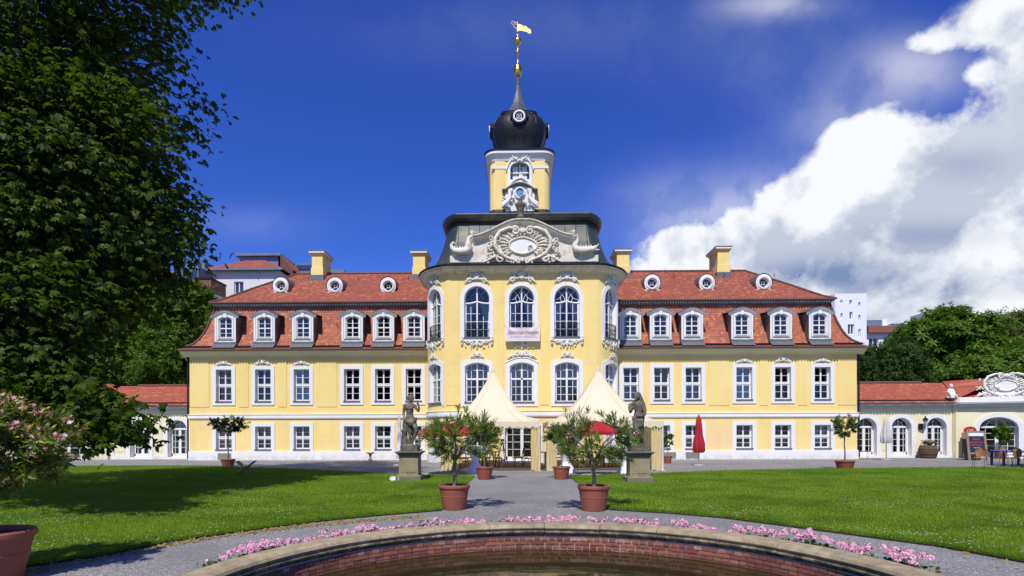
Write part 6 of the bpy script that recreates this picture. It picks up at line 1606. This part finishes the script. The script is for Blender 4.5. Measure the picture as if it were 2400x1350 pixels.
# ---- furniture
M_WOOD = mat('brown_wood', (.16, .075, .035), (.11, .05, .025), 8, .5); M_CUSH = mat('cream_cushion', (.70, .62, .45), (.62, .54, .38), 9, .9); M_CLOTH = mat('white_cloth', (.80, .80, .80), (.74, .74, .76), 4, .85, trans=.1)
M_REDC = mat('red_cloth', (.50, .02, .03), (.42, .015, .025), 3, .8, trans=.2); M_CANE = mat('woven_cane', (.34, .17, .06), (.26, .12, .045), 30, .6, .5, 60)
M_CONC = mat('concrete', (.36, .36, .34), (.30, .30, .28), 9, .9, .2, 40); M_STL = mat('brushed_steel', (.42, .43, .44), rough=.35, metal=.8); M_BLUE = mat('blue_cloth', (.12, .16, .45), (.10, .13, .38), 5, .85)
def wchair():
    t = thing('wooden_chair', 'x', 'chair', (0, 0, 0)); 
    for sx in (-1, 1):
        mb = MB(); mb.tube([(sx*.19, -.18, 0), (sx*.19, -.18, .44)], [.016, .022], 6); ob('leg', mb, M_WOOD, t)
        mb = MB(); mb.tube([(sx*.18, .22, 0), (sx*.18, .19, .44), (sx*.19, .24, .70), (sx*.19, .29, .94)], .02, 6); ob('leg', mb, M_WOOD, t)
    mb = MB(); mb.box(-.22, .22, -.21, .21, .43, .46); ob('seat', mb, M_WOOD, t)
    mb = MB(); mb.lathe([(.19, .462), (.215, .48), (.21, .50), (.15, .515)], n=20, sq=4); ob('cushion', mb, M_CUSH, t, True)
    mb = MB(); mb.tube([(-.19, .28, .90), (0, .30, .93), (.19, .28, .90)], .026, 6); mb.tube([(-.19, .235, .66), (0, .245, .67), (.19, .235, .66)], .018, 6)
    for k in range(5): mb.tube([(-.13+.065*k, .24, .66), (-.13+.065*k, .29, .91)], .009, 4)
    ob('backrest', mb, M_WOOD, t); return t
wc = wchair(); first = True
for px, Y, rz, lab in ((1243, 26.9, .5, 'wooden chair with cream cushion turned beside the garden door, nearest the path'), (1215, 27.6, -1.4, 'wooden chair seen from behind at the table by the garden door'), (1166, 27.2, 1.6, 'wooden chair next to the black tripod in the left tent'), (1135, 27.4, -1.2, 'wooden chair half hidden behind the white cocktail table in the left tent'), (1085, 27.0, .3, 'wooden chair deep in the left tent behind the oleander'), (1068, 28.0, 2.6, 'wooden chair at the far left of the left tent'),
                       (1344, 26.8, -1.5, 'wooden chair with pale cushion left of the small table in the right tent'), (1400, 26.9, 1.5, 'wooden chair directly behind the right oleander trunk'), (1425, 27.8, 2.9, 'wooden chair facing the house in the middle of the right tent'), (1447, 27.0, .2, 'wooden chair in front of the second table in the right tent'), (1376, 28.4, 3.1, 'wooden chair behind the small table in the right tent'), (1462, 26.6, 1.9, 'wooden chair beside the right white cocktail table'), (1500, 27.9, -.6, 'wooden chair at the right end of the right tent behind the statue')):
    l = (WX(px, Y, 1080), Y, .05)
    if first: wc.location = l; wc.rotation_euler = (0, 0, rz); wc['label'] = lab; wc['group'] = 'wooden chairs inside the tents'; first = False
    else: dup(wc, l, rz, lab)
def wtable():
    t = thing('wooden_table', 'x', 'table', (0, 0, 0))
    for sx in (-1, 1):
        for sy in (-1, 1): mb = MB(); mb.tube([(sx*.33, sy*.33, 0), (sx*.33, sy*.33, .71)], .03, 6); ob('leg', mb, M_WOOD, t)
    mb = MB(); mb.box(-.4, .4, -.4, .4, .71, .745); ob('tabletop', mb, M_WOOD, t)
    mb = MB(); P = [(.42*c, .42*s, .75) for c, s in ((1, 0), (0, 1), (-1, 0), (0, -1))]; mb.face(P)
    for a, b in zip(P, P[1:]+P[:1]): pass
    for c, s in ((1, 0), (0, 1), (-1, 0), (0, -1)): mb.face([(.41*c-.14*s, .41*s+.14*c, .748), (.41*c+.14*s, .41*s-.14*c, .748), (.43*c, .43*s, .62)])
    ob('cloth', mb, M_CLOTH, t); return t
wt = wtable(); first = True
for px, Y, lab in ((1262, 27.5, 'small wooden table with a pointed white cloth by the garden door'), (1150, 28.0, 'small wooden table with white cloth beside the tripod in the left tent'), (1375, 27.4, 'small wooden table with white cloth behind the right oleander'), (1435, 28.6, 'small wooden table with white cloth at the back of the right tent')):
    l = (WX(px, Y, 1080), Y, .05)
    if first: wt.location = l; wt['label'] = lab; wt['group'] = 'small tables inside the tents'; first = False
    else: dup(wt, l, .3, lab)
def cocktail(label, px, Y, w=.42):
    t = thing('cocktail_table', label, 'table', (WX(px, Y, 1100), Y, 0))
    def fr(a, z): k = max(0, .45-z)/.45; return 1+.30*k*abs(math.cos(2*a+.8))**3+.015*math.sin(24*a)
    mb = MB(); mb.lathe([(.36, .01), (.31, .14), (.24, .30), (.155, .46), (.145, .54), (.20, .70), (.30, .88), (w, 1.09), (w*1.01, 1.115), (w*.97, 1.12), (.02, 1.125)], n=64, fr=fr, cap=False); ob('stretch_cover', mb, M_CLOTH, t, True); return t
cocktail('white covered cocktail table in front of the left tent', 1114, 24.3); cocktail('white covered cocktail table at the left edge of the right tent', 1327, 24.4); cocktail('white covered cocktail table in front of the right tent, next to the veiled statue', 1468, 24.0)
# ---- parasols
def closed_parasol(name, label, px, py, H, mt, r, z0, pole, base='disc', fr=None, ztop=None):
    gx, gy = GP(px, py); t = thing(name, label, 'parasol', (gx, gy, 0))
    mb = MB(); mb.lathe([(.30, 0), (.31, .03), (.28, .06), (.06, .08)], n=24); ob('base', mb, M_CONC, t, True)
    mb = MB(); mb.tube([(0, 0, .05), (0, 0, H)], .024, 8); ob('pole', mb, pole, t)
    f = fr or (lambda a, z: 1+.22*math.sin(8*a+z*2)*(1 if z < H-.3 else .3))
    mb = MB(); mb.lathe([(r*.75, z0), (r, z0+.1), (r*.95, z0+.45), (r*.62, z0+.9), (r*.5, H-.45), (r*.42, H-.15), (.04, H-.02), (.02, H+.05)], n=48, fr=f, cap=False); ob('canopy', mb, mt, t, True); return t
p1_ = closed_parasol('closed_parasol', 'closed red parasol on a pale disc base before the right wing', 1638, 1091.5, 2.55, M_REDC, .27, .66, M_STL)
closed_parasol('closed_parasol', 'closed off-white parasol on a wooden pole before the right garden wing', 2077, 1078, 2.55, mat('offwhite_cloth', (.66, .65, .62), (.60, .59, .56), 4, .85, trans=.2), .28, 1.0, M_WOOD)
closed_parasol('closed_parasol', 'closed parasol in a white sleeve behind the left statue', 936, 1091, 2.60, M_CLOTH, .17, .35, M_STL, fr=lambda a, z: 1+.05*math.sin(5*a))
def open_parasol(label, px, py, cxpx, zc, R, side):
    gx, gy = GP(px, py); t = thing('open_parasol', label, 'parasol', (gx, gy, 0)); cx = WX(cxpx, gy+.3, 1000)-gx
    mb = MB(); mb.lathe([(.40, 0), (.42, .03), (.40, .07), (.06, .09)], n=28); ob('base', mb, M_CONC, t, True)
    mb = MB(); mb.tube([(0, 0, .05), (0, 0, zc+.1)], .03, 8)
    if abs(cx) > .3: mb.tube([(0, 0, 1.25), (cx*.35, .1, 1.9), (cx, .3, zc+.52)], .022, 6); mb.tube([(0, 0, zc+.1), (cx*.3, .1, zc-.2)], .018, 6)
    else: mb.tube([(0, 0, zc), (cx, .3, zc+.5)], .02, 6)
    ob('pole', mb, M_STL, t)
    mb = MB(); P = []; N = 8
    for (r, z) in ((.04, .48), (.3, .40), (.62, .26), (1.0, 0)):
        row = []
        for k in range(N*6):
            a = 2*PI*k/(N*6); q = abs(math.sin(a*N/2)); rr = R*r*(1-.055*q); row.append((cx+rr*math.cos(a), .3+rr*math.sin(a), zc+z*R/1.2+(-.0+.04*r)*(-q)))
        P.append(row)
    P.append([(x, y, z-.13) for x, y, z in P[-1]]); mb.grid(P, 0, True); ob('canopy', mb, M_REDC, t)
    for k in range(8): mb = MB(); a = 2*PI*k/8; mb.tube([(cx, .3, zc+.36), (cx+R*.97*math.cos(a), .3+R*.97*math.sin(a), zc-.0)], .009, 4); ob('rib', mb, M_STL, t)
    return t
open_parasol('open red parasol on a grey stand behind the left oleander', 983, 1114, 1050, 1.72, 1.25, 1); open_parasol('open red parasol behind the right oleander', 1387, 1116, 1395, 1.78, 1.02, -1)
# ---- camera tripod
gx = WX(1178, 28.3, 1080); t = thing('camera_tripod', 'black camera tripod standing inside the left tent', 'tripod', (gx, 28.3, .05))
for k in range(3): a = 2*PI*k/3-PI/2+.35; mb = MB(); mb.tube([(.42*math.cos(a), .42*math.sin(a), 0), (.03*math.cos(a), .03*math.sin(a), 1.12)], [.014, .024], 6); ob('leg', mb, M_BLK, t)
mb = MB(); mb.box(-.05, .05, -.05, .05, 1.08, 1.22); mb.box(-.09, .09, -.05, .05, 1.24, 1.34); mb.tube([(0, 0, 1.26), (-.3, .1, 1.16)], .014, 5); ob('head', mb, M_BLK, t)
# ---- right forecourt: cane chairs, blue table, boards
def cchair():
    t = thing('cane_chair', 'x', 'chair', (0, 0, 0)); mb = MB(); mb.lathe([(.21, .43), (.23, .44), (.23, .47), (.2, .48)], n=20, sq=3); ob('seat', mb, M_CANE, t)
    mb = MB(); P = []
    for z, w in ((.50, .16), (.62, .21), (.76, .23), (.86, .19), (.91, .09)): P.append([(w*q, .23+.06*(z-.5)+.05*(1-q*q)*1, z) for q in [i/6-1 for i in range(13)]])
    mb.grid(P); mb.grid([[(x, y+.015, z) for x, y, z in r] for r in P]); ob('backrest', mb, M_CANE, t, True)
    for sx in (-1, 1):
        mb = MB(); mb.tube([(sx*.23, -.22, 0), (sx*.21, -.19, .44), (sx*.21, .18, .44), (sx*.26, .26, 0)], .010, 5); mb.tube([(sx*.22, .2, .44), (sx*.23, .27, .72)], .010, 5); ob('leg_frame', mb, M_BLK, t)
    return t
cc_ = cchair(); first = True
for px, py, rz, lab in ((2296, 1096, -.9, 'cane chair with thin metal legs just in front of the menu board'), (2372, 1096, 3.3, 'cane chair with its back to the camera at the blue table'), (2362, 1086, 0.2, 'cane chair on the far side of the blue table'), (2394, 1090, 1.3, 'cane chair at the right edge of the photo by the blue table'), (2024, 1072, .9, 'single cane chair by the first arched door of the right garden wing')):
    gx, gy = GP(px, py); l = (gx, gy, 0)
    if first: cc_.location = l; cc_.rotation_euler = (0, 0, rz); cc_['label'] = lab; cc_['group'] = 'cane chairs on the right forecourt'; first = False
    else: dup(cc_, l, rz, lab)
gx, gy = GP(2378, 1092); t = thing('cafe_table', 'dark cafe table with a blue cloth at the right edge', 'table', (gx, gy+.2, 0))
for sx in (-1, 1):
    for sy in (-1, 1): mb = MB(); mb.box(sx*.66-.04, sx*.66+.04, sy*.36-.04, sy*.36+.04, 0, .72); ob('leg', mb, M_BLK, t)
mb = MB(); mb.box(-.75, .75, -.42, .42, .72, .75); ob('tabletop', mb, M_BLK, t); mb = MB(); mb.grid([[(-.72+1.44*i/20, y, .752+.02*abs(math.sin(i))*(z) ) for i in range(21)] for y, z in ((-.44, 1), (-.3, 0), (.3, 0), (.44, 1))]); mb.grid([[(-.72+1.44*i/20, -.44, .752+.02*abs(math.sin(i))) for i in range(21)], [(-.72+1.44*i/20, -.46, .66) for i in range(21)]]); ob('cloth', mb, M_BLUE, t)
M_FRAMEW = mat('greyed_wood', (.28, .21, .13), (.22, .16, .10), 8, .8)
gx, gy = GP(2294, 1079); t = thing('menu_board', 'wooden A-frame menu board with red chalk writing before the right portal', 'sign', (gx, gy, 0), .05)
def lb(name, x0, x1, z0, z1, y, th, m): 
    mb = MB(); k = .12; mb.v = []; mb.box(x0, x1, 0, th, z0, z1); mb.v = [(x, v+z*k+y, z) for x, v, z in mb.v]; return ob(name, mb, m, t)
lb('frame', -.60, -.46, 0, 1.72, 0, .04, M_FRAMEW); lb('frame', .46, .60, 0, 1.72, 0, .04, M_FRAMEW); lb('frame', -.46, .46, 1.62, 1.72, 0, .04, M_FRAMEW); lb('frame', -.46, .46, .36, .46, 0, .04, M_FRAMEW)
lb('blackboard', -.46, .46, .46, 1.42, .015, .02, mat('blackboard', (.015, .02, .045), (.02, .026, .055), 4, .6)); lb('header_card', -.46, .46, 1.42, 1.62, .012, .02, M_CLOTH); lb('back_leg', -.5, .5, .0, 1.6, .42, .03, M_FRAMEW)
RC = mat('red_chalk', (.55, .10, .08), rough=.9); tilt = math.atan(.12)
for s, z, sz, m_ in (('Menü', 1.24, .19, RC), ('Spargelcreme', 1.06, .15, RC), ('Saltimbocca', .90, .14, RC), ('Tagessuppe', .74, .09, M_CLOTH), ('4,50', .62, .08, M_CLOTH)):
    put_text(s, sz, 'chalk_writing', m_, t, (-.04, z*.12-.004, z), .25, (PI/2-tilt, 0, 0))
gx, gy = GP(2272, 1073); t = thing('notice_board', 'narrow black notice stand with a red oval sign on top, behind the menu board', 'sign', (gx, gy, 0))
for sx in (-1, 1): mb = MB(); mb.box(sx*.42-.025, sx*.42+.025, -.02, .02, 0, 1.62); ob('post', mb, M_BLK, t)
mb = MB(); mb.box(-.40, .40, -.01, .01, 1.1, 1.6); ob('panel', mb, mat('navy_panel', (.03, .04, .07), (.05, .06, .10), 9, .5), t); mb = MB(); mb.box(-.40, .40, -.01, .01, .1, 1.08); ob('poster', mb, mat('mottled_poster', (.62, .56, .40), (.35, .36, .22), 7, .8), t)
mb = MB(); n = 24; P = [(.02+.40*math.cos(2*PI*k/n), 1.74+.26*math.sin(2*PI*k/n)) for k in range(n)]; mb.face([(x, -.05, z) for x, z in P]); mb.grid([[(x, -.05, z) for x, z in P], [(x, -.02, z) for x, z in P]], 0, True); mb.face([(x, -.02, z) for x, z in P][::-1]); ob('oval_sign', mb, M_REDC, t)
put_text('Café', .22, 'lettering', M_CLOTH, t, (0.0, -.055, 1.76), .3)
# barrel with flowers
gx, gy = GP(2175, 1072); t = thing('flower_barrel', 'old oak barrel topped with a tray of pink flowers by the open arched door', 'planter', (gx, gy, 0)); mb = MB(); mb.lathe([(.40, 0), (.48, .2), (.53, .42), (.50, .62), (.43, .82), (.38, .82), (.38, .78)], n=28); ob('barrel', mb, mat('oak_staves', (.11, .07, .04), (.07, .045, .028), 12, .8, .3, 30), t, True)
for z, r in ((.10, .455), (.30, .515), (.58, .515), (.76, .455)): mb = MB(); mb.lathe([(r, z-.025), (r+.006, z), (r, z+.025)], n=28, cap=False); ob('hoop', mb, mat('rusty_iron', (.10, .06, .04), rough=.7) if 'rusty_iron' not in MATS else MATS['rusty_iron'], t)
crown([((0, 0, .98), (.36, .3, .12), 26)], sprig(5, .09, .04, .3, .3, 2), 10, .07, M_OLIVE, t, name='foliage')
crown([((0, 0, 1.10), (.36, .3, .08), 22)], (hv, hf), 9, .04, M_GERP, t, 1.5, name='blossoms')
# wall lantern and its letter plate
x, z = W(2160, 985, YL); t = thing('wall_lantern', 'black wall lantern between the second and third arched door of the right garden wing', 'lamp', (x, YL-.35, z))
mb = MB(); mb.lathe([(.05, -.32), (.09, -.28), (.14, .0), (.15, .02)], n=6, cap=True); ob('glazing', mb, mat('lantern_glass', (.35, .38, .38), rough=.2), t)
mb = MB(); mb.lathe([(.20, .02), (.17, .06), (.09, .14), (.05, .17), (.03, .2), (.04, .24), (.0, .27)], n=6, cap=False); ob('cap', mb, M_BLK, t)
mb = MB(); 
for k in range(6): a = k*PI/3; mb.tube([(.055*math.cos(a), .055*math.sin(a), -.32), (.15*math.cos(a), .15*math.sin(a), .02)], .010, 4)
mb.tube([(0, 0, -.32), (-.02, .1, -.45), (-.08, .35, -.5)], .018, 5); ob('bracket', mb, M_BLK, t)
x, z = W(2155.5, 1000, YL); mb = MB(); mb.lathe([(.13, -.2), (.15, -.1), (.15, .1), (.13, .2)], n=16); o = ob('letter_box', mb, M_BLK, None, True, (x, YL-.09, z)); o.scale = (1, .5, 1); tag(o, 'small black oval letter box on the wall below the lantern', 'letter box')
# left forecourt bits
gx, gy = GP(868, 1080); t = thing('bird_bath', 'pale yellow bird bath before the left wing', 'bird bath', (gx, gy, 0)); mb = MB(); mb.lathe([(.17, 0), (.16, .05), (.09, .10), (.06, .22), (.07, .34), (.12, .40)], n=20); ob('stem', mb, M_PEDS, t, True); mb = MB(); mb.lathe([(.10, .40), (.22, .46), (.27, .54), (.25, .55), (.15, .50), (.02, .48)], n=24, cap=False); ob('bowl', mb, M_CUSH, t, True)
gx, gy = GP(577, 1117); t = thing('folding_seat', 'folded out wooden X-frame seat with dark cloth on the shaded left lawn', 'chair', (gx, gy, 0), .3)
for k in range(4): mb = MB(); s = 1 if k % 2 else -1; y = -.28+.56*(k//2); mb.tube([(-.42*s, y+.03*s, 0), (.34*s, y+.03*s, .62)], .026, 5); ob('leg', mb, M_FRAMEW, t)
mb = MB(); mb.grid([[(-.33+.66*i/10, y, .60-.16*math.sin(PI*i/10)) for i in range(11)] for y in (-.3, 0, .3)]); ob('seat', mb, M_BLK, t, True)
gx, gy = GP(925, 1131); t = thing('ground_spotlight', 'pair of white ground spotlights in the grass beside the left statue', 'spotlight', (gx, gy, .03))
for s, a in ((-1, .5), (1, -.2)):
    R = Matrix.Translation((s*.09, 0, .09)) @ Matrix.Rotation(a, 4, 'Z') @ Matrix.Rotation(1.35, 4, 'X'); mb = MB(); mb.lathe([(.04, -.10), (.085, -.06), (.095, .08), (.085, .09), (.07, .07)], n=16); mb.v = [tuple(R @ Vector(v)) for v in mb.v]; ob('lamp_head', mb, M_FR, t, True)
gx, gy = GP(197, 1075); t = thing('small_table', 'little dark metal side table before the left garden wing', 'table', (gx, gy, 0))
for sx in (-1, 1): mb = MB(); mb.tube([(sx*.2, -.15, 0), (sx*.2, -.15, .5)], .014, 5); mb.tube([(sx*.2, .15, 0), (sx*.2, .15, .5)], .014, 5); ob('leg', mb, M_BLK, t)
mb = MB(); mb.box(-.23, .23, -.18, .18, .5, .53); ob('tabletop', mb, M_BLK, t)
gx, gy = GP(172, 1077); t = thing('planter_box', 'wooden planter box beside the little metal side table', 'planter', (gx, gy, 0)); mb = MB(); mb.box(-.22, .22, -.22, .22, 0, .40); ob('box', mb, M_FRAMEW, t); crown([((0, 0, .5), (.2, .2, .15), 10)], lau, 10, .06, M_LAUR, t, name='foliage')
# gravel-edge sprig at the lower right corner
gx, gy = GP(2348, 1338); t = thing('wild_sprig', 'small green seedling at the lower right edge of the gravel', 'plant', (gx, gy, 0)); crown([((0, 0, .06), (.10, .08, .03), 7)], sprig(5, .07, .03, .2, .3, 6), 4, .03, M_TREE3, t, name='foliage'); o = t
# final bits
